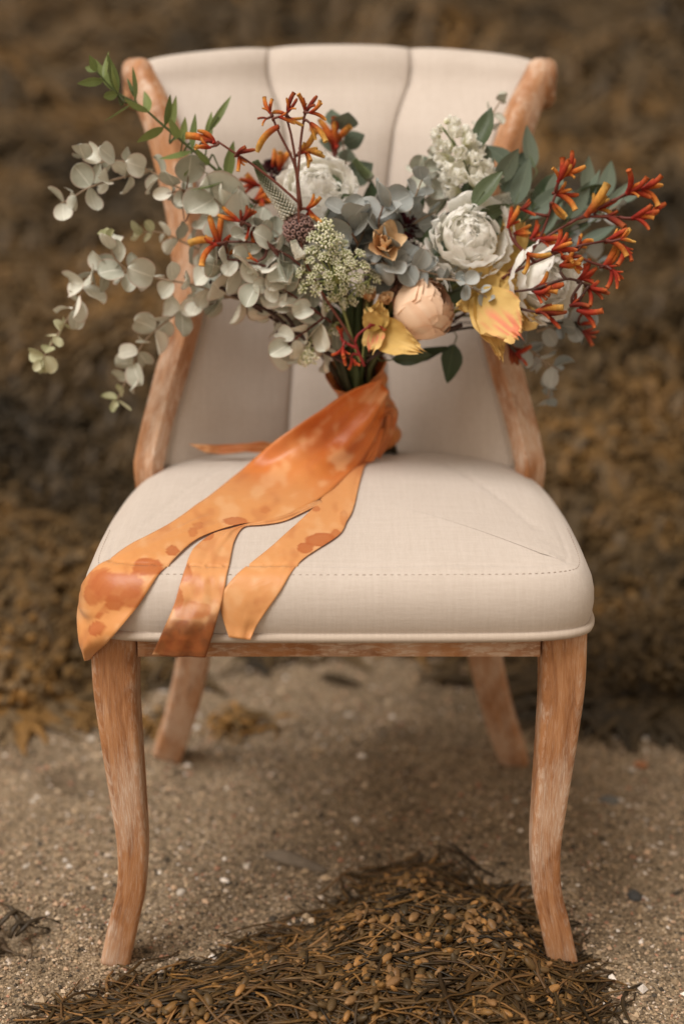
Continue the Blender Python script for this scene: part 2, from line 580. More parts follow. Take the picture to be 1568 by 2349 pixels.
def bank_weed():
    specs = []
    n = 31000
    while len(specs) < n:
        d = random.random()
        y = 0.62 + 12.0 * d ** 2.5
        hw = (y + 1.4) * 0.29 + 0.40
        x = random.uniform(-hw, hw)
        e = bank_edge(x)
        if y < e - 0.02 - 0.16 * random.random() ** 4 * (1 + noise.noise((x * 6, y * 6, 8))): continue
        far = sstep(1.0, 6, y)
        yaw = R(-90) + random.gauss(0, 1.1) + (0.9 if x > 0 else -0.5) * 0.5
        L = random.uniform(0.05, 0.12) * (1 + 2.4 * far)
        W = random.uniform(0.004, 0.009) * (1 + 1.6 * far)
        lump = max(0, noise.noise((x * 3.1, y * 2.6, 21)))
        specs.append(((x, y, ground), yaw, L, W, weed_colour(x, y), (random.uniform(0.0, 0.035) + 0.10 * lump * (1 + far)) * (0.25 + 0.75 * sstep(0.0, 0.45, y - e)) + 0.012 * (1 - sstep(0.0, 0.4, y - e)) * random.random(), random.gauss(0, 0.4)))
    V, F, C = strap_soup(specs, 6)
    o = link('rockweed_bank', np_mesh('rockweed_bank', V, F, M['farweed'], C))
    tag(o, 'thick brown and ochre rockweed covering the bank behind the chair', None, kind='stuff')
    # the air bladders of that weed
    base = np.array([(1, 0, 0), (-1, 0, 0), (0, 1, 0), (0, -1, 0), (0, 0, 1), (0, 0, -1)], dtype=float)
    tri = np.array([(0, 2, 4), (2, 1, 4), (1, 3, 4), (3, 0, 4), (2, 0, 5), (1, 2, 5), (3, 1, 5), (0, 3, 5)])
    P, CC, RR = [], [], []
    while len(P) < 9000:
        y = 0.62 + 4.0 * random.random() ** 2
        hw = (y + 1.4) * 0.29 + 0.1
        x = random.uniform(-hw, hw)
        if y < bank_edge(x) - 0.02: continue
        lump = max(0, noise.noise((x * 3.1, y * 2.6, 21)))
        P.append((x, y, ground(x, y) + 0.01 + random.random() * 0.04 + 0.11 * lump)); RR.append(random.uniform(0.004, 0.009))
        c = Vector(weed_colour(x, y)) * 1.5
        CC.append(tuple(c))
    P = np.array(P); RR = np.array(RR); n = len(P)
    V = base[None] * RR[:, None, None] * rng.uniform(0.7, 1.5, (n, 1, 3)) + P[:, None, :]
    F = tri[None] + (np.arange(n) * 6)[:, None, None]
    o = link('rockweed_bladders', np_mesh('rockweed_bladders', V.reshape(-1, 3), F.reshape(-1, 3), M['farweed'], np.repeat(np.array(CC), 6, axis=0)))
    tag(o, 'small ochre air bladders among the rockweed of the bank', None, kind='stuff')
bank_weed()

# ================================================================== FRONT HEAP OF ROCKWEED
def ellipsoid(nu=7, nv=6):
    V, F = [], []
    for i in range(nu):
        t = math.pi * i / (nu - 1)
        for k in range(nv):
            a = 2 * math.pi * k / nv
            V.append((math.sin(t) * math.cos(a), -math.cos(t), math.sin(t) * math.sin(a)))
    return V, grid_faces(nu, nv, True)

def crop5(cx, cy):
    return gp((cx * 1.2755 + 200) * 0.6272, (cy * 1.2755 + 2950) * 0.6272)
HEAP_POLY = [crop5(*p) for p in ((-60, 690), (40, 615), (230, 540), (350, 495), (480, 470), (590, 405), (690, 412), (730, 368), (790, 335), (870, 285), (930, 228), (1030, 190), (1120, 190), (1190, 275), (1280, 280), (1370, 300), (1410, 430), (1520, 500), (1500, 620), (1440, 800), (600, 820))]
HEAP_POLY = [(p.x, p.y) for p in HEAP_POLY]

def poly_inside(x, y):
    """signed distance to the heap's outline, positive inside"""
    inside = False; dm = 9.0
    n = len(HEAP_POLY)
    for i in range(n):
        x1, y1 = HEAP_POLY[i]; x2, y2 = HEAP_POLY[(i + 1) % n]
        if (y1 > y) != (y2 > y) and x < (x2 - x1) * (y - y1) / (y2 - y1) + x1: inside = not inside
        dx, dy = x2 - x1, y2 - y1
        t = max(0, min(1, ((x - x1) * dx + (y - y1) * dy) / (dx * dx + dy * dy)))
        dm = min(dm, math.hypot(x - x1 - t * dx, y - y1 - t * dy))
    return dm if inside else -dm

def heap_h(x, y):
    d = poly_inside(x, y)
    return 0.036 * sstep(-0.012, 0.09, d) + 0.022 * max(0, noise.noise((x * 12, y * 12, 3))) * sstep(0, 0.05, d)

def heap():
    random.seed(21)
    c0 = crop5(800, 560)
    th = thing('seaweed_heap', 'heap of dark brown rockweed with ochre bladders lying in front of the chair', 'seaweed', (c0.x, c0.y, 0.0))
    xs = [p[0] for p in HEAP_POLY]; ys = [p[1] for p in HEAP_POLY]
    # a low core so that no sand shows through the tangle
    nx, ny = 70, 50
    V, keep = [], {}
    F = []
    for j in range(ny):
        for i in range(nx):
            x = min(xs) + (max(xs) - min(xs)) * i / (nx - 1); y = min(ys) + (max(ys) - min(ys)) * j / (ny - 1)
            d = poly_inside(x, y)
            V.append((x, y, ground(x, y) + (heap_h(x, y) * 0.4 if d > -0.004 else -0.006)))
    F = grid_faces(ny, nx)
    F = [f[::-1] for f in F if max(V[i][2] - ground(V[i][0], V[i][1]) for i in f) > 0]
    wobj('weed_core', V, F, M['weed'], th, col=[(0.018, 0.013, 0.008)] * len(V))
    heading = lambda x, y: R(172) + 0.55 * noise.noise((x * 6, y * 6, 1)) + (R(40) if x > 0.12 else 0) * 1.0
    def strand_colour():
        c = Vector(random.choice([(0.055, 0.038, 0.017), (0.075, 0.05, 0.022), (0.04, 0.03, 0.015), (0.10, 0.062, 0.024), (0.13, 0.08, 0.032), (0.03, 0.023, 0.013), (0.15, 0.095, 0.048), (0.08, 0.058, 0.034)]))
        c = Vector((c.x * 1.22, c.y * 1.0, c.z * 0.72))
        return c * random.uniform(0.30, 1.45)
    spots = []
    while len(spots) < 2300:
        x = random.uniform(min(xs), max(xs)); y = random.uniform(max(min(ys), -0.26), max(ys))
        d = poly_inside(x, y)
        if d < 0.004: continue
        spots.append((x, y, d))
    spots.sort(key=lambda s: random.random())
    rest = Soup()
    nobj = 0
    for i, (x0, y0, d0) in enumerate(spots):
        a = heading(x0, y0) + random.gauss(0, 0.30) + (math.pi if random.random() < 0.4 else 0)
        L = random.uniform(0.12, 0.28)
        lev = random.uniform(0.82, 1.0) if i % 4 == 0 else random.uniform(0.3, 0.95)
        bend = random.gauss(0, 0.10)
        flat = random.choice((0.35, 0.55, 0.7))
        rad = random.uniform(0.0011, 0.0019) * (1.25 if flat < 0.4 else 1.0)
        if i % 25 == 0: flat, rad = 0.25, random.uniform(0.0024, 0.0032)
        n = 15
        P = []
        ragged = -0.004 - 0.055 * random.random() ** 2.5
        x = x0 - math.cos(a) * L / 2; y = y0 - math.sin(a) * L / 2
        ph = random.uniform(0, 6); amp = random.uniform(0.001, 0.005)
        for k in range(n):
            if poly_inside(x, y) > ragged:
                P.append((x, y, ground(x, y) + heap_h(x, y) * lev + 0.003 + amp * (1 + math.sin(ph + k * 0.9)) * 0.6))
            elif P: break
            a += bend + random.gauss(0, 0.20)
            x += math.cos(a) * L / (n - 1); y += math.sin(a) * L / (n - 1)
        if len(P) < 4: continue
        m_ = len(P)
        TV, TF, TU = tube(P, [rad * (0.55 + 0.6 * math.sin(math.pi * (0.15 + 0.8 * k / (m_ - 1)))) for k in range(m_)], 5, flat)
        c = strand_colour()
        C = [tuple(c * (0.75 + 0.5 * u[0] / L)) for u in TU]
        if i % 4 == 0 and nobj < 295 and y0 > -0.2:
            nobj += 1
            wobj('frond', TV, TF, M['weed'], th, col=C)
        else:
            rest.add(TV, TF, None, C)
    o = rest.obj('frond_tangle', M['weed'], th)
    o['kind'] = 'stuff'
    # bladders
    EV, EF = ellipsoid(7, 7)
    bm_ = []
    for c in ((0.17, 0.09, 0.028), (0.10, 0.058, 0.022), (0.27, 0.135, 0.042), (0.09, 0.055, 0.022), (0.20, 0.105, 0.04), (0.05, 0.034, 0.017), (0.20, 0.11, 0.045)):
        VV = [(v[0] * (1 + 0.12 * noise.noise((v[0], v[1], c[0] * 50))), v[1] * (1.0 if v[1] < 0 else 1.25), v[2]) for v in EV]
        bm_.append((VV, EF, [tuple(Vector(c) * (0.8 + 0.25 * (v[1] + 1))) for v in EV]))
    bmesh_ = [make_mesh('bladder', a, b, M['weed'], col=c) for a, b, c in bm_]
    rest = Soup(); nb = 0; k = 0
    while nb < 720:
        x = random.uniform(min(xs), max(xs)); y = random.uniform(max(min(ys), -0.26), max(ys))
        d = poly_inside(x, y)
        dens = 0.05 + 0.95 * sstep(0.05, 0.3, noise.noise((x * 11, y * 11, 5)) + 0.25 * sstep(-0.2, 0.1, x) + (0.2 if y > -0.06 else 0))
        if d < 0.008 or random.random() > dens: continue
        v = random.randrange(len(bm_))
        L = random.uniform(0.0040, 0.0085)
        yaw = heading(x, y) + random.gauss(0, 0.6)
        m = Matrix.Rotation(yaw, 3, 'Z') @ Matrix.Rotation(random.gauss(0, 0.5), 3, 'X') @ Matrix.Diagonal((L * 0.62, L, L * 0.5))
        top = nb % 5 < 2 and k < 295
        P = Vector((x, y, ground(x, y) + heap_h(x, y) * random.uniform(0.88, 1.08) + 0.003))
        nb += 1
        if top:
            k += 1
            link('bladder', bmesh_[v], th, P, m)
        else:
            rest.add([m @ Vector(q) + P for q in bm_[v][0]], bm_[v][1], None, bm_[v][2])
    o = rest.obj('bladder_cluster', M['weed'], th)
    o['kind'] = 'stuff'
heap()

# ------------------------------------------------------------------ stones, shell bits, stray weed on the sand
def pebble(name, label, cat, p, size, col, yaw, seed, group=None, taper=0.0):
    V, F = ellipsoid(11, 12)
    out = []
    for v in V:
        q = Vector(v)
        k = 1 + 0.25 * noise.noise(q * 1.3 + Vector((seed, 0, 0))) + 0.1 * noise.noise(q * 3.2 + Vector((seed, 5, 0)))
        tp = 1 - taper * q.y
        out.append((q.x * size[0] * k * tp, q.y * size[1] * k, max(-0.5, q.z) * size[2] * k * tp))
    me = make_mesh(name, out, F, M['stone'], col=[tuple(Vector(col) * (1 + 0.25 * noise.noise(Vector(v) * 2 + Vector((seed, 9, 0))))) for v in V])
    return tag(link(name, me, None, (p.x, p.y, ground(p.x, p.y) + size[2] * 0.35), Matrix.Rotation(yaw, 3, 'Z')), label, cat, group)

pebble('driftwood_stick', 'grey flat piece of driftwood lying on sand between the front legs', 'driftwood', gp(680, 1978), (0.011, 0.043, 0.008), (0.17, 0.135, 0.10), R(62), 3, taper=-0.35)
pebble('shell_shard', 'long pale bone-white shard beside the right front leg', 'shell', gp(1362, 1634), (0.011, 0.042, 0.009), (0.42, 0.35, 0.27), R(-52), 8)
for i, (x, y, s, lab) in enumerate((
    (1478, 1699, 0.0085, 'large round white shell bit near the right edge of the sand'), (1465, 1975, 0.005, 'small white shell bit at the right edge by the dark pebble'), (1182, 1850, 0.006, 'white shell bit just left of the right front leg at mid height'),
    (415, 2050, 0.007, 'flat white shell bit right of the left front foot'), (78, 1848, 0.006, 'white shell bit on bare sand at the left edge'), (890, 2010, 0.0045, 'tiny white shell bit right of the driftwood'),
    (1490, 2060, 0.005, 'small pale shell bit low at the right edge'), (660, 2058, 0.004, 'tiny pale shell bit in front of the driftwood'), (330, 1672, 0.006, 'pale shell bit beside the left front leg near the orange tuft'),
    (1440, 1850, 0.005, 'small white shell bit right of the right front leg at mid height'), (210, 1700, 0.007, 'pale round shell bit left of the left front leg'), (1100, 1660, 0.006, 'whitish shell bit just left of the right rear leg'),
    (800, 1640, 0.0065, 'whitish shell bit under the middle of the seat'), (60, 1990, 0.005, 'small white shell bit low at the left edge'), (565, 1985, 0.005, 'small white shell bit left of the driftwood'))):
    p = gp(x, y)
    pebble('shell_fragment', lab, 'shell', p, (s * 0.72, s * random.uniform(0.6, 1.1), s * 0.45), (0.50, 0.44, 0.37), random.uniform(0, 3), i * 3.7, 'white shell bits scattered on the sand')
for lab, x, y, s, c in (('dark slate-grey pebble on the sand right of the chair', 1455, 2030, 0.009, (0.07, 0.07, 0.068)), ('grey bluish pebble behind the right front leg', 1395, 1838, 0.011, (0.13, 0.125, 0.115)), ('rust orange pebble on sand right of the chair', 1468, 1752, 0.008, (0.30, 0.13, 0.06))):
    pebble('pebble', lab, 'pebble', gp(x, y), (s, s * 1.2, s * 0.6), c, random.uniform(0, 3), x * 0.01, 'pebbles on the sand')

def tuft(label, px, py, n, spread, cols, L):
    p = gp(px, py)
    s = Soup()
    for i in range(n):
        x = p.x + random.gauss(0, spread); y = p.y + random.gauss(0, spread * 0.7)
        a = random.uniform(0, 6.28); P = []
        z0 = random.uniform(0.0, 0.022)
        for k in range(7):
            P.append((x, y, ground(x, y) + 0.003 + z0 * math.sin(0.6 + k * 0.42)))
            a += random.gauss(0, 0.45); x += math.cos(a) * L / 6; y += math.sin(a) * L / 6
        V, F, U = tube(P, [0.0026 + 0.0016 * math.sin(k) for k in range(7)], 5, 0.6)
        c = Vector(random.choice(cols)) * random.uniform(0.8, 1.2)
        s.add(V, F, U, [tuple(c)] * len(V))
    o = s.obj('seaweed_tuft', M['weed'], None, (p.x, p.y, ground(p.x, p.y)))
    tag(o, label, 'seaweed', 'loose seaweed tufts on the sand')
OCH = [(0.26, 0.13, 0.03), (0.20, 0.11, 0.035), (0.12, 0.075, 0.03), (0.30, 0.16, 0.05)]
tuft('ochre seaweed tuft just right of the left rear leg', 548, 1664, 46, 0.022, OCH, 0.055)
tuft('orange brown seaweed tuft seen between the two left legs', 345, 1668, 34, 0.018, OCH, 0.05)
tuft('thin dark seaweed wisp at the left frame edge', 8, 2150, 10, 0.014, [(0.05, 0.035, 0.02), (0.09, 0.06, 0.035)], 0.05)

# ================================================================== CHAIR
chair = thing('dining_chair', 'cream linen upholstered chair with whitewashed oak frame on the sand', 'chair', (0, 0.2, 0))

def half_outline():
    return [(0, -0.030), (0.12, -0.029), (0.195, -0.025), (0.236, -0.010), (0.2495, 0.020), (0.2525, 0.07), (0.2525, 0.13), (0.250, 0.20), (0.241, 0.285), (0.214, 0.352), (0.16, 0.388), (0.085, 0.409), (0, 0.416)]

def outline(n):
    h = half_outline()
    pts = h + [(-x, y) for x, y in reversed(h[1:-1])]
    pts = pts + [pts[0]]
    P = [(x, y, 0) for x, y in [pts[-2]] + pts + [pts[1]]]
    # closed catmull-rom, resampled by length
    Q = catmull(P, 1400)
    a = np.argmin(((Q[:200] - np.array(P[1])) ** 2).sum(1)); b = len(Q) - 200 + np.argmin(((Q[-200:] - np.array(P[-2])) ** 2).sum(1))
    Q = Q[a:b + 1, :2]
    L = np.concatenate([[0], np.cumsum(np.linalg.norm(np.diff(Q, axis=0), axis=1))])
    s = np.linspace(0, L[-1], n, endpoint=False)
    return np.stack([np.interp(s, L, Q[:, 0]), np.interp(s, L, Q[:, 1])], -1)

def normals2(O):
    T = np.roll(O, -1, 0) - np.roll(O, 1, 0)
    N = np.stack([T[:, 1], -T[:, 0]], -1)
    return N / np.linalg.norm(N, axis=1)[:, None]

def seat():
    n = 520
    O = outline(n); N = normals2(O)
    ctr = np.array((0.0, 0.19))
    prof = [(0.0015, 0.3705), (-0.0005, 0.376), (-0.0025, 0.386), (-0.0035, 0.398), (-0.003, 0.409), (-0.001, 0.418), (0.003, 0.4265), (0.007, 0.4318), (0.0105, 0.4355), (0.0125, 0.4364), (0.0145, 0.4377), (0.019, 0.4396),
            (0.0225, 0.4410), (0.0245, 0.4404), (0.0265, 0.4418), (0.031, 0.4430), (0.04, 0.4451), (0.05, 0.447)]
    rows = []
    for ins, z in prof:
        rows.append(np.concatenate([O - N * ins, np.full((n, 1), z)], 1))
    base = O - N * 0.05
    K = 46
    for k in range(1, K + 1):
        s = 1 - k / K
        xy = ctr + (base - ctr) * s
        z = 0.447 + 0.010 * (1 - s ** 2.2)
        rows.append(np.concatenate([xy, np.full((n, 1), z)], 1))
    A = np.array(rows)
    fade = np.clip((A[..., 1] - 0.05) / 0.12, 0, 1)
    for k in range(7, 17):
        tt = (prof[k][0] - prof[6][0]) / (prof[17][0] - prof[6][0])
        zs = prof[6][1] + (prof[17][1] - prof[6][1]) * (1 - (1 - tt) ** 2.2)
        A[k, :, 2] += (zs - A[k, :, 2]) * fade[k]
    # diagonal seams from the middle of the back edge to the front corners; soft dents
    X, Y, Z = A[..., 0], A[..., 1], A[..., 2]
    top = np.clip((Z - 0.4355) / 0.004, 0, 1)
    for sx in (1, -1):
        p0 = np.array((0.070 * sx, 0.405)); p1 = np.array((0.226 * sx, 0.004))
        d = p1 - p0; L = np.linalg.norm(d); d /= L
        t = (X - p0[0]) * d[0] + (Y - p0[1]) * d[1]
        q = np.abs((X - p0[0]) * d[1] - (Y - p0[1]) * d[0] - 0.018 * np.sin(np.clip(t / L, 0, 1) * math.pi) * -sx)
        m = np.clip((t + 0.03) / 0.03, 0, 1) * np.clip((L - t) / 0.02, 0, 1)
        Z -= top * m * (0.0016 * np.exp(-(q / 0.0018) ** 2) + 0.0003 * np.exp(-(q / 0.008) ** 2))
    Z += 0.024 * np.clip((Y - 0.02) / 0.39, 0, 1) * np.clip((Z - 0.385) / 0.05, 0, 1)
    low = np.clip((0.40 - Z) / 0.03, 0, 1)
    Z += 0.008 * low
    for i in range(A.shape[0]):
        for j in range(0, n):
            x, y = X[i, j], Y[i, j]
            Z[i, j] += 0.0022 * noise.noise((x * 9, y * 9, 1.5)) * top[i, j]
    V = A.reshape(-1, 3)
    F = grid_faces(A.shape[0], n, True)
    F = [f[::-1] for f in F]
    F.append(tuple(range(n)))
    o = wobj('seat', V, F, M['linen'], chair, (0, 0.19, 0.40))
    bvh = BVHTree.FromPolygons([tuple(v) for v in V], F)
    # piping round the foot of the cushion
    O2 = outline(260)
    P = [(x, y, 0.3765) for x, y in O2 + normals2(O2) * 0.0005]
    P.append(P[0])
    TV, TF, TU = tube(P, 0.0047, 8, cap=False)
    wobj('piping', TV, TF, M['piping'], chair)
    # stitches along the edge seam
    n2 = 250
    O3 = outline(n2); N3 = normals2(O3)
    s = Soup()
    for k in range(n2):
        if O3[k][1] > 0.12: continue
        a = O3[k] - N3[k] * 0.0125; b = O3[(k + 1) % n2] - N3[(k + 1) % n2] * 0.0125
        m = a * 0.72 + b * 0.28; e = a * 0.28 + b * 0.72
        z = 0.4364 + 0.024 * min(1, max(0, (m[1] - 0.02) / 0.39))
        s.add(*tube([(m[0], m[1], z), ((m[0] + e[0]) / 2, (m[1] + e[1]) / 2, z + 0.0005), (e[0], e[1], z)], 0.00042, 4))
    st = s.obj('stitching', M['thread'], chair)
    return bvh
SEAT = seat()

def sweep(path, W, D, yaw=None, corner=0.28, twist=None):
    """rounded-rectangle section swept along path. W (x-wise) and D (y-wise) per point."""
    P = [Vector(p) for p in path]
    n = len(P)
    def section(corner):
        sec = []
        for qx, qy in ((1, -1), (1, 1), (-1, 1), (-1, -1)):
            cx, cy = qx * (1 - corner), qy * (1 - corner)
            a0 = {(1, -1): -90, (1, 1): 0, (-1, 1): 90, (-1, -1): 180}[(qx, qy)]
            for k in range(4):
                a = R(a0 + 30 * k)
                sec.append((cx + corner * math.cos(a), cy + corner * math.sin(a)))
        return sec
    cr = corner if hasattr(corner, '__len__') else [corner] * n
    sec = section(cr[0])
    m = len(sec)
    per = [0.0]
    for k in range(1, m): per.append(per[-1] + math.hypot(sec[k][0] - sec[k - 1][0], sec[k][1] - sec[k - 1][1]))
    V, UV = [], []
    L = 0
    for i in range(n):
        t = (P[min(n - 1, i + 1)] - P[max(0, i - 1)]).normalized()
        xa = Vector((1, 0, 0)) if yaw is None else Vector((math.cos(yaw[i]), math.sin(yaw[i]), 0))
        a = (xa - t * xa.dot(t)).normalized()
        b = t.cross(a).normalized()
        if b.y < 0 and abs(b.y) > 0.05: b = -b
        if i: L += (P[i] - P[i - 1]).length
        for (sx, sy), pp in zip(section(cr[i]), per):
            V.append(P[i] + a * (sx * W[i] / 2) + b * (sy * D[i] / 2))
            UV.append((L, pp * (W[i] + D[i]) / 4))
    F = grid_faces(n, m, True)
    F.append(tuple(range(m))); F.append(tuple((n - 1) * m + k for k in reversed(range(m))))
    return V, F, UV

def fix_normals(o):
    bm = bmesh.new(); bm.from_mesh(o.data); bmesh.ops.recalc_face_normals(bm, faces=bm.faces); bm.to_mesh(o.data); bm.free()
    return o

def wood_part(name, path, W, D, n=40, yaw=None, mirror=False, corner=0.3):
    Q = catmull(path, n)
    f = lambda arr: np.interp(np.linspace(0, 1, n), np.linspace(0, 1, len(arr)), arr)
    Wn, Dn = f(W), f(D)
    yn = f(yaw) if yaw is not None else None
    V, F, UV = sweep(Q, Wn, Dn, yn, f(corner) if hasattr(corner, '__len__') else corner)
    if mirror:
        V = [Vector((-v.x, v.y, v.z)) for v in V]
        UV = [(u + 3.3, v + 1.7) for u, v in UV]
    o = wobj(name, V, F, M['oak'], chair, uv=UV)
    return fix_normals(o)

# front legs (cabriole sweep, wide at the top, bent near the foot)
FL = [(-0.2210, 0.014, 0.379), (-0.2230, 0.014, 0.315), (-0.2205, 0.013, 0.26), (-0.2155, 0.011, 0.185), (-0.2130, 0.010, 0.135), (-0.2165, 0.010, 0.085), (-0.2260, 0.011, 0.045), (-0.2375, 0.012, -0.006)]
FLw = [0.0460, 0.0440, 0.0400, 0.0360, 0.0315, 0.0285, 0.0305, 0.0310]
FLd = [0.046, 0.045, 0.043, 0.038, 0.034, 0.031, 0.030, 0.031]
FLp = FL
for mir in (False, True):
    wood_part('front_leg', FLp, FLw, FLd, 48, mirror=mir, corner=0.34)
# rear legs, splayed outwards and back
RL = [(-0.160, 0.385, 0.378), (-0.168, 0.392, 0.31), (-0.184, 0.412, 0.21), (-0.210, 0.447, 0.10), (-0.244, 0.492, -0.006)]
for mir in (False, True):
    wood_part('rear_leg', RL, [0.046, 0.045, 0.043, 0.040, 0.037], [0.045, 0.043, 0.041, 0.037, 0.034], 40, mirror=mir, corner=0.3)
# rails under the cushion
def rail(name, p, q, w_):
    d = (Vector(q) - Vector(p)).normalized(); s = Vector((-d.y, d.x, 0)) * w_ / 2
    V = [];
    for e in (Vector(p), Vector(q)):
        for a, b in ((-1, -1), (1, -1), (1, 1), (-1, 1)):
            V.append(e + s * a + Vector((0, 0, 0.0145 * b)))
    F = [(0, 1, 2, 3), (7, 6, 5, 4)] + [(k, k + 4, (k + 1) % 4 + 4, (k + 1) % 4) for k in range(4)]
    o = wobj(name, V, F, M['oak'], chair, uv=[((v - Vector(p)).dot(d), v.z + 3 * p[0]) for v in V], smooth=False)
    fix_normals(o)
rail('front_rail', (-0.1975, 0.004, 0.3635), (0.1975, 0.004, 0.3635), 0.024)
for sx in (-1, 1):
    rail('side_rail', (sx * 0.224, 0.038, 0.3635), (sx * 0.192, 0.365, 0.3635), 0.024)
rail('rear_rail', (-0.155, 0.388, 0.3635), (0.155, 0.388, 0.3635), 0.024)

# back posts: profile measured down the front face, then a scroll over the top
PX = [(344, 1085, .305), (346, 1050, .31), (362, 975, .325), (388, 880, .35), (415, 785, .372), (434, 700, .392), (436, 610, .410), (424, 500, .428), (404, 400, .445), (376, 300, .464), (349, 232, .484), (328, 190, .498)]
POST = [at(*p) for p in PX]
POST = [Vector((p.x - 0.001, p.y, p.z)) for p in POST]
p_end = POST[-1]
POST = [Vector((POST[0].x + 0.004, 0.325, 0.385))] + POST[:]
SCROLL = POST + [p_end + Vector((-0.005, 0.010, 0.011)), p_end + Vector((-0.010, 0.028, 0.014)), p_end + Vector((-0.012, 0.044, 0.006)), p_end + Vector((-0.013, 0.051, -0.010)), p_end + Vector((-0.012, 0.044, -0.022))]
pw = [0.030, 0.030, 0.030, 0.030, 0.030, 0.032, 0.031, 0.031, 0.032, 0.034, 0.034, 0.036, 0.038, 0.040, 0.040, 0.038, 0.036, 0.032]
pd = [0.022] * 5 + [0.024] * 4 + [0.027] * 2 + [0.029, 0.031, 0.032, 0.032, 0.032, 0.032, 0.030]
py_ = [R(-36)] * 18
for mir in (False, True):
    wood_part('back_post', SCROLL, pw, pd, 70, yaw=py_, mirror=mir, corner=[0.16] * 11 + [0.25, 0.4, 0.6, 0.75, 0.8, 0.8, 0.8])

# upholstered back in three channels
PZ = np.array([p.z for p in POST]); PXx = np.array([-p.x for p in POST]); PYy = np.array([p.y for p in POST])
def back_edge(z):
    k = np.argsort(PZ)
    return float(np.interp(z, PZ[k], PXx[k])), float(np.interp(z, PZ[k], PYy[k]))
def back_curve(z):
    return 0.118 - 0.045 * sstep(0.45, 0.95, z)
def back_surf(u, v):
    """u -1..1 across, v 0..1 up; the last bit of v rolls over the top"""
    ztop = 0.950 - 0.020 * u * u
    z = 0.405 + (ztop - 0.030 - 0.405) * min(v, 1.0)
    xe, ye = back_edge(z)
    xe -= 0.020 - 0.034 * sstep(0.84, 0.93, z)
    ye += 0.012
    c = back_curve(z)
    return Vector((xe * u, ye + 0.004 + c * (1 - u * u), z)), ztop
def back_panels():
    nu, nv = 26, 64
    for ci in range(3):
        V = []
        rows = nv + 14
        for j in range(rows):
            v = min(1.0, j / (nv - 1))
            sm = 0.31 + 0.055 * v
            lo, hi = ((-1, -sm), (-sm, sm), (sm, 1))[ci]
            for i in range(nu):
                t = -1 + 2 * i / (nu - 1)
                u = lo + (hi - lo) * (t + 1) / 2
                p, zt = back_surf(u, v)
                edge = 1 - abs(t) ** 5
                bulge = 0.013 * (1 - abs(t) ** 2.6) + 0.006 * edge
                p.y -= bulge * (0.75 + 0.25 * v)
                p.y += 0.030 * max(0, (v - 0.80) / 0.20) ** 2
                p.z += 0
                if j >= nv:                       # roll over the top and down behind
                    a = math.pi * (j - nv + 1) / 14 * 1.08
                    r = 0.030
                    p.y += r * (1 - math.cos(a)) + (0.022 * a / math.pi)
                    p.z += (r + 0.0022 * edge - 0.0012) * math.sin(a)
                else:
                    p.z += 0.0
                p.y += 0.0015 * noise.noise((u * 4, v * 6, ci))
                V.append(p)
        # back skin
        F = grid_faces(rows, nu)
        o = wobj('back_panel', V, F, M['linen'], chair)
        sol = o.modifiers.new('thickness', 'SOLIDIFY'); sol.thickness = 0.012; sol.offset = -1
        fix_normals(o)
    # outer back and welt along the posts
    V = []
    for j in range(30):
        v = j / 29
        for i in range(31):
            u = -1 + i / 15
            p, zt = back_surf(u, v)
            V.append(p + Vector((0, 0.045, -0.02 * (1 - v))))
    wobj('back_cover', V, grid_faces(30, 31), M['linen'], chair)
    for s in (-1, 1):
        P = []
        for j in range(50):
            p, zt = back_surf(s * 1.0, j / 49)
            P.append(p + Vector((s * 0.003, -0.003, 0)))
        TV, TF, TU = tube(P, 0.0042, 7)
        wobj('back_welt', TV, TF, M['piping'], chair)
back_panels()

# ================================================================== BOUQUET
random.seed(77)
STEM_FOOT = at(893, 1046, 0.372)
BIND_TOP = at(818, 856, 0.318)
bouquet = thing('bouquet', 'wild hand-tied bouquet of white, peach and rust flowers with eucalyptus leaning on the chair back', 'bouquet', STEM_FOOT)

def pxm(px, Y):
    return px * depth(at(784, 600, Y)) / FPX

def img_dir(deg, toward=0.0):
    """direction seen at this angle in the picture (counter-clockwise from right), tipped towards the camera"""
    a = R(deg)
    return (RT * math.cos(a) + UP * math.sin(a) + TO_CAM * toward).normalized()

# ---- leaf and petal shapes (unit length along +Y, upper side +Z)
def blade(ns, nt, width, prof, bend=0.0, fold=0.0, cup=0.0, ruffle=0.0, rf=5, jag=0.0, twist=0.0, seed=0.0, side=0.0):
    V, UV = [], []
    for i in range(ns):
        s = 0.5 - 0.5 * math.cos(math.pi * i / (ns - 1))
        wd = width * prof(s)
        a = bend * s
        y = math.sin(a) / bend if abs(bend) > 1e-4 else s
        z0 = (1 - math.cos(a)) / bend if abs(bend) > 1e-4 else 0
        for k in range(nt):
            t = -1 + 2 * k / (nt - 1)
            x = t * wd + side * s * s
            h = fold * abs(t) * wd + cup * t * t * wd
            h += ruffle * s * abs(t) ** 1.5 * math.sin(rf * (s * 2.2 + (0.6 if t > 0 else 0)) + seed * 7)
            if s > 0.75: h += ruffle * (s - 0.75) * 3.0 * math.sin(rf * 1.3 * t + seed * 3)
            yy = y
            if jag: yy += jag * s * noise.noise((t * 4.5 + seed, s * 3, seed)) + 0.4 * jag * s * noise.noise((t * 13 + seed, s * 9, seed))
            h2 = h
            tw = twist * s
            X = x * math.cos(tw) - h2 * math.sin(tw); Z = x * math.sin(tw) + h2 * math.cos(tw)
            # bend carries the width with it
            V.append((X, yy - Z * math.sin(a), z0 + Z * math.cos(a)))
            UV.append((s, t))
    return V, [f[::-1] for f in grid_faces(ns, nt)], UV

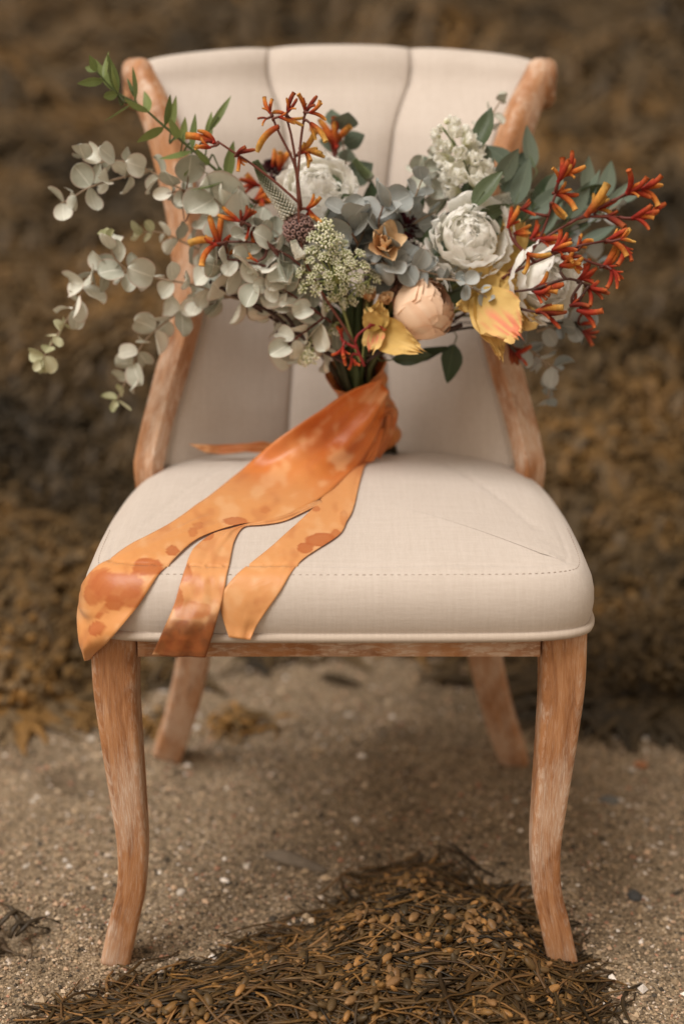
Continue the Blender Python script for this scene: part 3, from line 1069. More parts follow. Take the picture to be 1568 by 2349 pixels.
P_round = lambda s: math.sqrt(max(0.0, 1 - (2 * min(1, max(0, s)) - 1) ** 2)) * (1.0 + 0.12 * (s - 0.5)) + 0.015
P_lance = lambda s: (math.sin(math.pi * s ** 0.75) ** 0.9) * 1.0 + 0.02 * (1 - s)
P_petal = lambda s: (s ** 0.55) * (1.0 if s < 0.72 else math.sqrt(max(0, 1 - ((s - 0.72) / 0.30) ** 2)) * 0.97 + 0.03) + 0.06
P_tulip = lambda s: math.sin(math.pi * (0.06 + 0.90 * s) ** 0.9) ** 0.8 + 0.04

def variants(name, mat, n, ns, nt, width, prof, rand):
    out = []
    for i in range(n):
        k = {a: (random.uniform(*b) if isinstance(b, tuple) else b) for a, b in rand.items()}
        V, F, UV = blade(ns, nt, width * random.uniform(0.9, 1.1), prof, seed=i * 1.7 + 0.3, **k)
        out.append(make_mesh(name, V, F, mat, uv=UV))
    return out

EUC = variants('leaf', M['euc'], 9, 11, 7, 0.46, P_round, dict(bend=(-1.1, 1.0), cup=(0.1, 0.8), ruffle=(0.0, 0.10), rf=4, twist=(-0.6, 0.6)))
EUCB = variants('leaf', M['eucblue'], 8, 11, 7, 0.47, P_round, dict(bend=(-0.6, 0.6), cup=(0.05, 0.5), ruffle=(0.0, 0.05), twist=(-0.2, 0.2)))
EUCY = variants('leaf', M['eucyoung'], 5, 8, 7, 0.42, P_round, dict(bend=(-0.5, 0.5), cup=(0.2, 0.7), ruffle=(0.0, 0.04)))
LANCE = variants('leaf', M['green'], 7, 10, 5, 0.21, P_lance, dict(bend=(-0.6, 0.6), fold=(0.15, 0.5), twist=(-0.5, 0.5), ruffle=(0, 0.03)))
LANCEG = variants('leaf', M['grey_green'], 6, 10, 5, 0.20, P_lance, dict(bend=(-0.5, 0.5), fold=(0.1, 0.4), twist=(-0.4, 0.4)))
RUSC = variants('leaf', M['ruscus'], 6, 9, 5, 0.145, P_lance, dict(bend=(-0.5, 0.5), fold=(0.15, 0.5), twist=(-0.6, 0.6)))
KIND = {'euc': EUC, 'blue': EUCB, 'young': EUCY, 'green': LANCE, 'gg': LANCEG, 'rusc': RUSC}

def leaf_at(kind, parent, p, d, n, size, wid=1.0):
    m = orient(d, n) @ Matrix.Diagonal((size * wid, size, size))
    return link('leaf', random.choice(KIND[kind]), parent, p, m)

STEMC = {'red': (0.10, 0.025, 0.018), 'brown': (0.16, 0.085, 0.05), 'green': (0.07, 0.09, 0.03), 'pale': (0.30, 0.22, 0.15), 'dark': (0.045, 0.03, 0.022), 'lime': (0.32, 0.36, 0.14)}

def stem_soup(paths, rad, colr, tip=0.5):
    s = Soup()
    for P in paths:
        n = len(P)
        V, F, U = tube(P, [rad * (1 - (1 - tip) * k / (n - 1)) for k in range(n)], 6)
        s.add(V, F, U, [tuple(Vector(colr) * random.uniform(0.9, 1.1))] * len(V))
    return s

def path3(pts, n, Y=None):
    """control points (px, py, Y) or (px, py) with a common Y -> n world points"""
    return [Vector(q) for q in catmull([at(p[0], p[1], p[2] if len(p) > 2 else Y) for p in pts], n)]

def sprig(name, branches, Y, kind, size, gap, colr='pale', rad=0.0016, tipkind=None, facing=0.5, skip=0.0, label=None, wid=1.0, opposite=True):
    """branches: list of (pixel path, size at start px, size at end px); leaves in crossed pairs"""
    paths = [path3(b, max(8, len(b) * 4), Y) for b in branches]
    st = stem_soup(paths, rad, STEMC[colr])
    o = st.obj(name, M['stem'], bouquet)
    if label: o['label'] = label
    for P in paths:
        Q = np.array([tuple(p) for p in P])
        L = np.concatenate([[0], np.cumsum(np.linalg.norm(np.diff(Q, axis=0), axis=1))])
        g = pxm(gap, Y)
        k = 0
        s = L[-1] * skip + g * random.uniform(0.2, 0.6)
        while s < L[-1] + g * 0.2:
            f = min(1, s / L[-1])
            p = Vector([np.interp(s, L, Q[:, a]) for a in range(3)])
            q = Vector([np.interp(max(0, s - 0.006), L, Q[:, a]) for a in range(3)])
            T = (p - q).normalized() if (p - q).length > 1e-6 else (P[-1] - P[-2]).normalized()
            sz = pxm(size[0] + (size[1] - size[0]) * f, Y) * random.uniform(0.62, 1.08)
            a0 = (k % 2) * R(90) + random.gauss(0, 0.35)
            u = T.cross(TO_CAM).normalized(); v = T.cross(u)
            for side in ((0, math.pi) if opposite else ((k % 2) * math.pi,)):
                an = a0 + side if opposite else side + random.gauss(0, 0.5)
                D = (u * math.cos(an) + v * math.sin(an)) * 1.0 + T * random.uniform(0.25, 0.75)
                N = (TO_CAM * facing * random.uniform(0.1, 1.0) + T * 0.6 * random.choice((1, -1)) + Vector((random.gauss(0, .5), random.gauss(0, .5), random.gauss(0.3, .5))))
                kk = tipkind if (tipkind and f > 0.84) else kind
                leaf_at(kk, o, p + D.normalized() * 0.001, D, N, sz, wid)
            k += 1
            s += g * (1 - 0.35 * f) * random.uniform(0.85, 1.15)
        if tipkind:                             # young bud leaves at the very tip
            for r in range(3):
                D = T + Vector((random.gauss(0, .4), random.gauss(0, .4), random.gauss(0, .4)))
                leaf_at('young', o, P[-1], D, TO_CAM + Vector((random.gauss(0, .5), 0, random.gauss(0, .5))), pxm(size[1] * 0.6, Y), 0.8)
    return o

def loose(name, kind, Y, items, colr='green', label=None, on=None):
    """single leaves: (px, py of the leaf's base, angle, length px[, width factor[, toward]]), hung on short petioles from a common stem"""
    paths = []
    hub = at(835, 760, 0.33)
    lv = []
    twigs = [q for p in (on or []) for q in path3(p, 40, Y)]
    for p in (on or []): paths.append(path3(p, 12, Y))
    for it in items:
        px, py, an, ln = it[:4]
        wid = it[4] if len(it) > 4 else random.uniform(0.8, 1.05)
        tw = it[5] if len(it) > 5 else random.uniform(-0.25, 0.35)
        b = at(px, py, Y)
        d = img_dir(an, tw)
        lv.append((b, d, pxm(ln, Y), wid))
        q = b - d * pxm(30, Y)
        if twigs:
            k = min(twigs, key=lambda z: (z - q).length)
            paths.append([k, k.lerp(q, 0.5), q, b, b + d * pxm(ln * 0.4, Y)])
            continue
        paths.append([hub, hub.lerp(q, 0.55) + Vector((0, 0.02, 0)), hub.lerp(q, 0.8) + Vector((0, 0.012, 0)), q, b, b + d * pxm(ln * 0.4, Y)])
    o = stem_soup([[Vector(x) for x in catmull(p, 12)] for p in paths], 0.0013, STEMC[colr]).obj(name, M['stem'], bouquet)
    if label: o['label'] = label
    for b, d, L, wid in lv:
        n = TO_CAM + Vector((random.gauss(0, .45), random.gauss(0, .3), random.gauss(0.25, .4)))
        leaf_at(kind, o, b, d, n, L, wid)
    return o

# ---- eucalyptus
sprig('eucalyptus_sprig', [[(570, 520), (500, 478), (400, 425), (330, 385), (265, 368), (215, 375), (192, 360)], [(345, 392), (270, 410), (205, 430), (165, 455), (140, 466)]], 0.29, 'euc', (58, 54), 46, tipkind=None, facing=1.0, skip=0.12)
sprig('eucalyptus_sprig', [[(500, 590), (430, 560), (375, 535), (328, 532)]], 0.31, 'euc', (66, 40), 40, tipkind='young', facing=0.9)
sprig('eucalyptus_sprig', [[(640, 700), (540, 685), (450, 655), (370, 640), (290, 622), (215, 625), (185, 680), (150, 740), (118, 790), (98, 825)], [(300, 625), (262, 590), (252, 552)]], 0.27, 'euc', (80, 56), 46, tipkind='young', facing=1.0, skip=0.1)
sprig('eucalyptus_sprig', [[(520, 680), (440, 700), (385, 735), (330, 785), (300, 850), (268, 920)]], 0.285, 'euc', (64, 48), 44, tipkind='young', facing=0.9)
sprig('eucalyptus_sprig', [[(700, 700), (640, 670), (570, 625), (485, 612)]], 0.25, 'euc', (88, 80), 46, facing=1.1, colr='red')
sprig('eucalyptus_sprig', [[(720, 620), (650, 560), (600, 530), (560, 512)], [(650, 570), (590, 575), (530, 560)]], 0.26, 'euc', (58, 50), 30, facing=0.8, colr='brown')
sprig('eucalyptus_sprig', [[(800, 820), (720, 780), (660, 745), (620, 700)], [(760, 800), (700, 720), (650, 690)]], 0.27, 'euc', (84, 80), 52, facing=1.0, colr='red')
sprig('eucalyptus_sprig', [[(790, 640), (812, 580), (835, 530), (845, 500)]], 0.25, 'blue', (92, 92), 38, facing=1.2, label='blue-grey round-leaved eucalyptus sprig')
sprig('eucalyptus_sprig', [[(800, 580), (798, 530), (806, 500)], [(860, 540), (895, 500), (905, 470)]], 0.265, 'blue', (84, 74), 40, facing=1.2)
sprig('eucalyptus_sprig', [[(850, 605), (910, 606), (970, 622), (1040, 640), (1085, 655)]], 0.235, 'blue', (72, 40), 36, facing=1.0, label='small blue-grey eucalyptus sprig across the peach flower')
sprig('eucalyptus_sprig', [[(920, 540), (945, 470), (960, 430), (975, 395)], [(940, 520), (970, 500), (1000, 485)]], 0.28, 'blue', (72, 56), 40, facing=0.9)
sprig('eucalyptus_sprig', [[(800, 440), (790, 360), (782, 300)]], 0.385, 'gg', (74, 74), 44, facing=1.3, wid=2.0, label='dim grey-green sprig behind the white peony')
sprig('eucalyptus_sprig', [[(1050, 430), (1090, 330), (1128, 262), (1158, 215)]], 0.385, 'euc', (60, 46), 46, facing=0.6)
sprig('eucalyptus_sprig', [[(1170, 760), (1240, 752), (1320, 742)], [(1190, 780), (1235, 825), (1262, 860), (1255, 915)]], 0.30, 'blue', (62, 46), 46, facing=0.7)
sprig('eucalyptus_sprig', [[(1250, 560), (1330, 575), (1385, 610)], [(1290, 520), (1360, 500), (1420, 470)]], 0.35, 'blue', (50, 40), 42, facing=0.6)
loose('eucalyptus_sprig', 'euc', 0.285, [(560, 455, 172, 105, 1.05), (430, 420, 80, 70), (395, 442, 190, 45, 0.8), (420, 480, 100, 60, 0.7), (500, 520, 150, 70), (470, 700, 190, 60), (450, 690, 60, 60), (520, 640, 60, 70), (590, 660, -80, 80), (640, 770, -70, 80), (720, 800, 200, 70), (680, 690, 20, 60), (650, 640, 70, 60), (690, 600, 110, 60), (540, 585, 50, 60)], 'brown', on=[[(810, 800), (700, 640), (600, 540), (500, 482), (410, 435)], [(700, 640), (600, 670), (480, 690)], [(700, 640), (690, 720), (730, 790)]])
loose('eucalyptus_sprig', 'blue', 0.27, [(760, 540, 60, 80), (740, 590, 120, 70), (880, 560, -20, 75), (900, 640, 200, 70), (960, 640, 300, 60), (830, 590, 100, 80), (870, 500, 60, 75)], 'brown')
sprig('eucalyptus_sprig', [[(880, 640), (878, 570), (868, 510), (880, 470)], [(820, 560), (800, 520), (790, 480)]], 0.238, 'blue', (84, 74), 38, facing=1.2, colr='brown')
sprig('eucalyptus_sprig', [[(720, 660), (640, 620), (560, 600), (480, 590)], [(680, 640), (620, 560), (560, 535)]], 0.24, 'euc', (66, 54), 32, facing=0.9, colr='red')
sprig('eucalyptus_sprig', [[(600, 560), (540, 500), (490, 455)]], 0.275, 'euc', (84, 92), 40, facing=1.3)
sprig('eucalyptus_sprig', [[(760, 740), (690, 690), (640, 660), (590, 650)], [(740, 730), (700, 760), (660, 790)]], 0.235, 'euc', (72, 62), 38, facing=0.9, colr='red')
sprig('eucalyptus_sprig', [[(1000, 640), (1050, 645), (1095, 668), (1125, 690)]], 0.215, 'blue', (44, 36), 30, facing=0.9)
sprig('eucalyptus_sprig', [[(1040, 470), (990, 420), (960, 390)], [(1050, 450), (1010, 380), (990, 350)]], 0.33, 'euc', (64, 54), 36, facing=1.0)
sprig('eucalyptus_sprig', [[(1230, 760), (1290, 745), (1345, 750)], [(1200, 790), (1250, 830), (1285, 850)]], 0.275, 'blue', (54, 44), 38, facing=0.8)
# ---- greens
loose('leafy_branch', 'green', 0.255, [(1085, 475, 55, 105, 1.1), (1120, 560, 70, 80), (1090, 500, 20, 85, 1.1), (985, 590, 32, 80, 1.2), (970, 560, 60, 50), (1160, 690, 70, 70, 1.3), (900, 825, 5, 95, 0.9), (760, 480, 48, 70), (770, 610, 150, 60)], 'green', label='dark green leaves standing between the white blooms')
loose('leafy_branch', 'gg', 0.30, [(1180, 470, 70, 110, 1.1), (1210, 500, 40, 110, 1.0), (1260, 480, 75, 100, 1.0), (1300, 500, 60, 95, 1.1), (1350, 470, 80, 90, 1.1), (1140, 420, 60, 90, 1.3), (1330, 560, 20, 90), (1240, 540, 50, 90), (1120, 400, 100, 80, 1.2), (1390, 480, 50, 80)], 'green', label='grey green leaves among the orange stems')
r = sprig('leafy_branch', [[(575, 470), (500, 395), (430, 335), (370, 285), (325, 245), (268, 212), (222, 165)]], 0.28, 'rusc', (88, 74), 52, colr='green', rad=0.0017, facing=0.6, skip=0.12, label='slender branch of narrow fresh green leaves')
loose('leafy_branch', 'rusc', 0.29, [(270, 215, 130, 95), (270, 212, 105, 85), (475, 330, 82, 75), (480, 300, 55, 95, 0.6), (392, 300, 85, 80), (418, 330, 80, 60), (310, 225, 110, 50, 0.6), (500, 380, -65, 60), (440, 350, -100, 60)], 'green', on=[[(590, 470), (500, 392), (430, 332), (370, 282), (325, 243), (268, 212)]])
loose('leafy_branch', 'green', 0.30, [(1092, 345, 68, 105, 1.1), (1080, 470, 62, 110, 1.15), (985, 580, 32, 80, 1.1), (1025, 600, 60, 62, 1.2), (1000, 560, 160, 60, 1.2), (1220, 480, 60, 110), (1325, 445, 25, 70), (1040, 790, -102, 95, 1.25), (940, 825, 12, 100, 0.8), (690, 800, 190, 75, 1.2), (765, 480, 50, 70), (1110, 500, 35, 90, 0.9), (1160, 690, 80, 70, 1.3), (780, 440, 120, 50, 1.2)], 'green', label='dark glossy leaves between the flowers')
loose('leafy_branch', 'gg', 0.35, [(1222, 385, 105, 100, 1.1), (1150, 440, 60, 110, 1.4), (1180, 380, 150, 80, 1.4), (1345, 450, 92, 90), (1385, 455, 78, 85, 1.2), (1410, 460, 25, 80), (1240, 470, 30, 90), (1290, 480, 140, 80), (1100, 480, 70, 80), (1200, 460, 110, 80), (1130, 420, 40, 90), (1010, 400, 140, 70, 1.6), (990, 440, 110, 60, 1.8), (1300, 540, 30, 90), (1265, 500, 20, 100)], 'green', label='grey green leaves at the upper right')
loose('leafy_branch', 'green', 0.345, [(820, 800, 60, 80, 1.4), (790, 780, 110, 90, 1.4), (850, 790, 30, 90, 1.4), (760, 770, 150, 90, 1.3), (880, 760, 20, 110, 1.3), (830, 720, 90, 90, 1.5), (780, 700, 120, 90, 1.5), (740, 720, 160, 90, 1.4), (930, 700, 40, 110, 1.4), (1000, 690, 30, 110, 1.3), (900, 620, 70, 110, 1.4), (840, 620, 100, 110, 1.4), (770, 620, 120, 110, 1.4), (700, 620, 150, 110, 1.3), (640, 600, 170, 110, 1.2), (990, 560, 50, 110, 1.3), (1060, 620, 30, 110, 1.3), (1120, 640, 20, 110, 1.3), (950, 500, 90, 100, 1.3), (860, 520, 100, 110, 1.3), (700, 540, 130, 110, 1.2), (1140, 560, 50, 100, 1.3), (1060, 500, 80, 100, 1.3), (1130, 740, 0, 100, 1.2), (620, 520, 140, 100), (560, 480, 150, 70)], 'dark', label='deep green leaves low in the middle of the bunch')

# ---- petals
def petal_set(name, n, width, prof, base, tip, rand, ns=12, nt=11, flame=None, mat='petal'):
    out = []
    for i in range(n):
        k = {a: (random.uniform(*b) if isinstance(b, tuple) else b) for a, b in rand.items()}
        V, F, UV = blade(ns, nt, width * random.uniform(0.9, 1.1), prof, seed=i * 2.1 + 0.7, **k)
        C = []
        for s, t in UV:
            c = Vector(base).lerp(Vector(tip), s)
            if flame:
                f = sstep(0.05, 0.35, noise.noise((t * 5 + i * 3, s * 1.6, i)) + 0.25 - abs(t) * 0.35) * sstep(0.2, 0.5, s) * flame[1]
                c = c.lerp(Vector(flame[0]), f)
            C.append(tuple(c))
        out.append(make_mesh(name, V, F, M[mat], uv=UV, col=C))
    return out
PW = petal_set('petal', 8, 0.52, P_petal, (0.90, 0.88, 0.76), (0.95, 0.94, 0.91), dict(bend=(1.1, 1.8), cup=(0.25, 0.5), ruffle=(0.02, 0.05), rf=6, jag=(0.04, 0.09)), mat='white_petal')
PWi = petal_set('petal', 6, 0.42, P_petal, (0.90, 0.88, 0.74), (0.95, 0.94, 0.90), dict(bend=(0.9, 1.5), cup=(0.3, 0.6), ruffle=(0.035, 0.075), rf=6, jag=(0.05, 0.10)), mat='white_petal')
PP = petal_set('petal', 5, 0.60, P_petal, (0.56, 0.33, 0.17), (0.76, 0.50, 0.31), dict(bend=(1.5, 1.9), cup=(0.75, 0.95), ruffle=(0.0, 0.03), rf=4, jag=(0.02, 0.05)))
PM = petal_set('petal', 4, 0.55, P_petal, (0.42, 0.23, 0.18), (0.52, 0.33, 0.27), dict(bend=(0.5, 1.3), cup=(0.3, 0.8), ruffle=(0.04, 0.1), rf=5))
PY = petal_set('petal', 6, 0.46, P_tulip, (0.50, 0.33, 0.08), (0.74, 0.51, 0.19), dict(bend=(0.2, 1.0), cup=(0.1, 0.6), ruffle=(0.06, 0.12), rf=9, jag=(0.16, 0.26)), ns=16, nt=15, flame=((0.70, 0.20, 0.12), 0.0))
PYf = petal_set('petal', 3, 0.50, P_tulip, (0.54, 0.36, 0.10), (0.78, 0.54, 0.22), dict(bend=(0.2, 0.7), cup=(0.1, 0.4), ruffle=(0.06, 0.10), rf=9, jag=(0.16, 0.26)), ns=18, nt=17, flame=((0.74, 0.24, 0.14), 0.95))
PO = petal_set('petal', 4, 0.34, P_tulip, (0.66, 0.38, 0.16), (0.84, 0.62, 0.38), dict(bend=(-0.3, 0.7), cup=(0.2, 0.6), ruffle=(0.02, 0.05), rf=5))

def calyx(name, c, ax, r, colr, label):
    """the small green receptacle and stem a flower sits on; the flower's own mesh"""
    s = Soup()
    hub = at(835, 790, 0.335)
    back = c - ax * r * 0.95
    P = [Vector(q) for q in catmull([c - ax * r * 0.5, back, back.lerp(hub, 0.4) + Vector((0, 0.02, 0)), hub], 12)]
    V, F, U = tube(P, [r * 0.16 if k < 2 else 0.0028 for k in range(12)], 7)
    s.add(V, F, U, [colr] * len(V))
    o = s.obj(name, M['stem'], bouquet)
    if label: o['label'] = label
    return o

def peony(px, py, rpx, Y, ax, label):
    c = at(px, py, Y); r = pxm(rpx, Y); ax = Vector(ax).normalized()
    o = calyx('peony', c, ax, r, (0.10, 0.13, 0.05), label)
    u = ax.orthogonal().normalized(); v = ax.cross(u)
    base = c - ax * r * 0.55
    rings = [(6, 0.05, 1.55, PW, 1.0), (7, 0.25, 1.55, PW, 0.98), (7, 0.48, 1.50, PW, 0.95), (8, 0.75, 1.42, PW, 0.9), (8, 1.0, 1.36, PWi, 0.9), (8, 1.2, 1.32, PWi, 0.85), (7, 1.4, 1.28, PWi, 0.8), (5, 1.57, 1.25, PWi, 0.75)]
    for n, el, ln, ms, wd in rings:
        off = random.uniform(0, 6)
        for k in range(n):
            an = off + 2 * math.pi * k / n + random.gauss(0, 0.14)
            rad = u * math.cos(an) + v * math.sin(an)
            e = el + random.gauss(0, 0.10)
            D = rad * math.cos(e) + ax * math.sin(e)
            N = ax * math.cos(e) - rad * math.sin(e)
            L = r * ln * random.uniform(0.88, 1.08)
            m = orient(D, N) @ Matrix.Diagonal((L * wd * 0.95, L, L))
            link('petal', random.choice(ms), o, base + rad * r * 0.10, m)
    return o

peony(728, 452, 88, 0.30, (-0.1, -0.75, 0.75), 'white peony at the top left of centre')
peony(1076, 552, 88, 0.262, (0.05, -0.9, 0.45), 'white peony right of centre')
peony(1236, 652, 84, 0.245, (0.55, -0.8, 0.05), 'white peony behind the kangaroo paw at the right')

def globe(px, py, rpx, Y, ax, label):
    """round half-open bloom: cupped petals wrapped over a ball"""
    c = at(px, py, Y); r = pxm(rpx, Y); ax = Vector(ax).normalized()
    o = calyx('ranunculus', c, ax, r, (0.10, 0.12, 0.05), label)
    u = ax.orthogonal().normalized(); v = ax.cross(u)
    for lay in range(6):
        n = (4, 5, 6, 6, 7, 6)[lay]
        rr = r * (0.74, 0.80, 0.86, 0.91, 0.96, 1.0)[lay]
        reach = (2.85, 2.75, 2.6, 2.45, 2.25, 1.9)[lay]
        off = random.uniform(0, 6)
        for k in range(n):
            an = off + 2 * math.pi * k / n + random.gauss(0, 0.1)
            V, UV, C = [], [], []
            half = random.uniform(0.62, 0.95)
            ns, nt_ = 12, 9
            rc = reach * random.uniform(0.93, 1.05)
            tone = random.uniform(0.9, 1.08)
            for i in range(ns):
                s = i / (ns - 1)
                for j in range(nt_):
                    t = -1 + 2 * j / (nt_ - 1)
                    pol = rc * s * (1 - 0.10 * t * t * s)          # angle from the foot
                    lon = an + t * half * (1 - 0.25 * s)
                    q = rr * (1 + 0.03 * abs(t) ** 2 + 0.05 * max(0, s - 0.8) * 5 + 0.035 * noise.noise((t * 3, s * 4, k * 3 + lay)) + 0.03 * max(0, s - 0.7) * noise.noise((t * 9, s, k + lay * 5)) * 3)
                    dirv = -ax * math.cos(pol) + (u * math.cos(lon) + v * math.sin(lon)) * math.sin(pol)
                    V.append(c + dirv * q * (1.0 - 0.06 * (1 - math.cos(pol))))
                    UV.append((s, t))
                    cc = Vector((0.78, 0.52, 0.32)).lerp(Vector((0.93, 0.72, 0.54)), min(1, s * 1.1)) * tone
                    if s > 0.88: cc = cc.lerp(Vector((0.62, 0.30, 0.14)), 0.5 * noise.noise((t * 4, k, lay)) + 0.3)
                    C.append(tuple(cc))
            wobj('petal', V, grid_faces(ns, nt_), M['petal'], o, uv=UV, col=C)
    return o
globe(976, 706, 76, 0.24, (0.75, -0.35, 0.5), 'round peach ranunculus low in the centre')

def open_flower(name, px, py, rpx, Y, ax, petals, n, els, label, wd=1.0):
    c = at(px, py, Y); r = pxm(rpx, Y); ax = Vector(ax).normalized()
    o = calyx(name, c, ax, r, (0.16, 0.14, 0.05), label)
    u = ax.orthogonal().normalized(); v = ax.cross(u)
    for el in els:
        off = random.uniform(0, 6)
        for k in range(n):
            an = off + 2 * math.pi * k / n + random.gauss(0, 0.2)
            rad = u * math.cos(an) + v * math.sin(an)
            e = el + random.gauss(0, 0.15)
            D = rad * math.cos(e) + ax * math.sin(e); N = ax * math.cos(e) - rad * math.sin(e)
            L = r * random.uniform(0.9, 1.1)
            link('petal', random.choice(petals), o, c - ax * r * 0.45 + rad * r * 0.08, orient(D, N) @ Matrix.Diagonal((L * wd, L, L)))
    return o
open_flower('rose', 905, 665, 70, 0.285, (0.1, -0.7, 0.7), PM, 6, (0.5, 1.0, 1.4), 'dusty pink rose behind the peach ranunculus')
open_flower('freesia', 882, 556, 62, 0.225, (0.1, -0.8, 0.5), PO, 5, (0.6, 1.1), 'small peach flower under the blue eucalyptus')

def tulip(px, py, Y, petals, label):
    """petals: (angle in picture, length px, width factor, towards camera, mesh set)"""
    c = at(px, py, Y)
    o = calyx('parrot_tulip', c + TO_CAM * -0.01, TO_CAM, 0.02, (0.16, 0.17, 0.05), label)
    for k, (an, ln, wd, tw, ms) in enumerate(petals):
        d = img_dir(an, tw)
        n = TO_CAM + Vector((random.gauss(0, .2), 0, random.gauss(0.1, .2)))
        L = pxm(ln, Y)
        link('petal', random.choice(ms), o, c + TO_CAM * (0.004 * k) - d * L * 0.1, orient(d, n) @ Matrix.Diagonal((L * wd, L, L)))
tulip(1100, 690, 0.235, [(20, 120, 0.9, -0.2, PY), (-25, 150, 0.9, -0.1, PY), (95, 110, 0.8, -0.3, PY), (200, 70, 0.8, 0.1, PY), (-75, 150, 0.55, -0.1, PY), (-50, 150, 0.85, 0.25, PYf)], 'yellow parrot tulip with a coral flame at the lower right')
tulip(1150, 590, 0.27, [(60, 110, 0.7, 0.0, PY), (100, 90, 0.7, 0.0, PY), (-60, 90, 0.7, 0.1, PY)], 'yellow parrot tulip half hidden below the white peony')
tulip(862, 755, 0.235, [(-28, 135, 0.62, 0.25, PY), (-100, 70, 0.8, 0.3, PYf), (80, 70, 0.8, 0.1, PY), (120, 55, 0.9, 0.2, PY)], 'yellow parrot tulip above the ribbon binding')

def bud(px, py, rpx, Y, label=None):
    open_flower('flower_bud', px, py, rpx, Y, (random.gauss(0, .2), -0.7, 0.7), PO, 4, (1.0, 1.35), label, 1.3)
for b in ((846, 678, 30, .24), (880, 686, 32, .24)): bud(*b)

# ---- white stock (ruffled florets up a spike)
def stock(pts, Y, rpx, n, label, taper=0.55):
    P = path3(pts, 24, Y)
    o = stem_soup([P], 0.003, (0.16, 0.19, 0.09), 0.5).obj('stock_flower', M['stem'], bouquet)
    o['label'] = label
    var = []
    for v in range(5):
        s = Soup()
        for k in range(7):
            V, F, UV = blade(6, 5, 0.5, P_petal, bend=random.uniform(0.4, 1.4), cup=0.5, ruffle=0.14, rf=7, seed=v * 3 + k)
            an = 6.28 * k / 7 + random.random(); e = random.uniform(0.2, 1.3)
            rad = Vector((math.cos(an), math.sin(an), 0)); ax = Vector((0, 0, 1))
            m = orient(rad * math.cos(e) + ax * math.sin(e), ax * math.cos(e) - rad * math.sin(e))
            s.add([m @ Vector(q) * random.uniform(0.8, 1.1) for q in V], F, UV, [tuple(Vector((0.80, 0.80, 0.58)).lerp(Vector((0.95, 0.94, 0.88)), sstep(0.1, 0.6, a))) for a, b in UV])
        var.append(make_mesh('floret', s.V, s.F, M['white_petal'], uv=s.UV, col=s.C))
    for k in range(n):
        f = (k + 0.5) / n
        p = P[min(23, int(f * 23.99))]
        T = (P[-1] - P[0]).normalized()
        an = k * 2.4
        u = T.cross(TO_CAM).normalized(); w_ = T.cross(u)
        rad = u * math.cos(an) + w_ * math.sin(an)
        r = pxm(rpx, Y) * (1 - (1 - taper) * f ** 1.4)
        fs = r * random.uniform(0.62, 0.8)
        ax = (rad + T * 0.35).normalized()
        m = orient(ax.orthogonal(), ax) @ Matrix.Rotation(random.uniform(0, 6), 3, 'Z') @ Matrix.Diagonal((fs, fs, fs))
        link('floret', random.choice(var), o, p + rad * r * 0.45, m)
stock([(1085, 440), (1060, 370), (1035, 320), (1010, 290)], 0.305, 66, 30, 'white stock flower spike at the upper right', 0.45)

# ---- veronica spikes
def spike(name, pts, Y, r0, r1, label, green=0.35, bound=0.0):
    P = path3(pts, 40, Y)
    s = Soup()
    V, F, U = tube(P, [pxm(r0 + (r1 - r0) * k / 39, Y) * 0.7 for k in range(40)], 8)
    s.add(V, F, U, [(0.16, 0.18, 0.10)] * len(V))
    BV, BF = ellipsoid(4, 4)
    for k in range(330):
        f = k / 330
        i = min(38, int(f * 39)); p = P[i].lerp(P[i + 1], f * 39 - i)
        T = (P[i + 1] - P[i]).normalized(); u = T.cross(TO_CAM).normalized(); w_ = T.cross(u)
        rad = u * math.cos(k * 2.399) + w_ * math.sin(k * 2.399)
        r = pxm(r0 + (r1 - r0) * f, Y); b = 0.0009 + 0.0012 * (1 - f) * random.uniform(0.7, 1.2)
        c = Vector((0.78, 0.77, 0.68)).lerp(Vector((0.17, 0.21, 0.10)), sstep(1 - green - 0.25, 1 - green + 0.2, f))
        m = orient(rad + T * 0.4, T)
        s.add([m @ Vector((q[0] * b * 0.8, q[1] * b * 1.5, q[2] * b * 0.8)) + p + rad * r for q in BV], BF, None, [tuple(c * random.uniform(0.85, 1.1))] * len(BV))
    s.obj(name, M['tiny'], bouquet)['label'] = label
spike('veronica_spike', [(668, 492), (640, 455), (608, 415), (585, 368)], 0.235, 20, 6, 'tapering white and green flower spike left of the peony', 0.35)
spike('veronica_spike', [(1110, 478), (1165, 458), (1228, 446)], 0.31, 15, 10, 'short white flower spike lying to the right', 0.0)
spike('veronica_spike', [(850, 410), (830, 390), (812, 366)], 0.33, 7, 5, 'thin green bud spike right of the peony', 1.0)
spike('veronica_spike', [(690, 590), (678, 570), (672, 552)], 0.215, 8, 5, 'tiny white spike by the lace flower', 0.0)

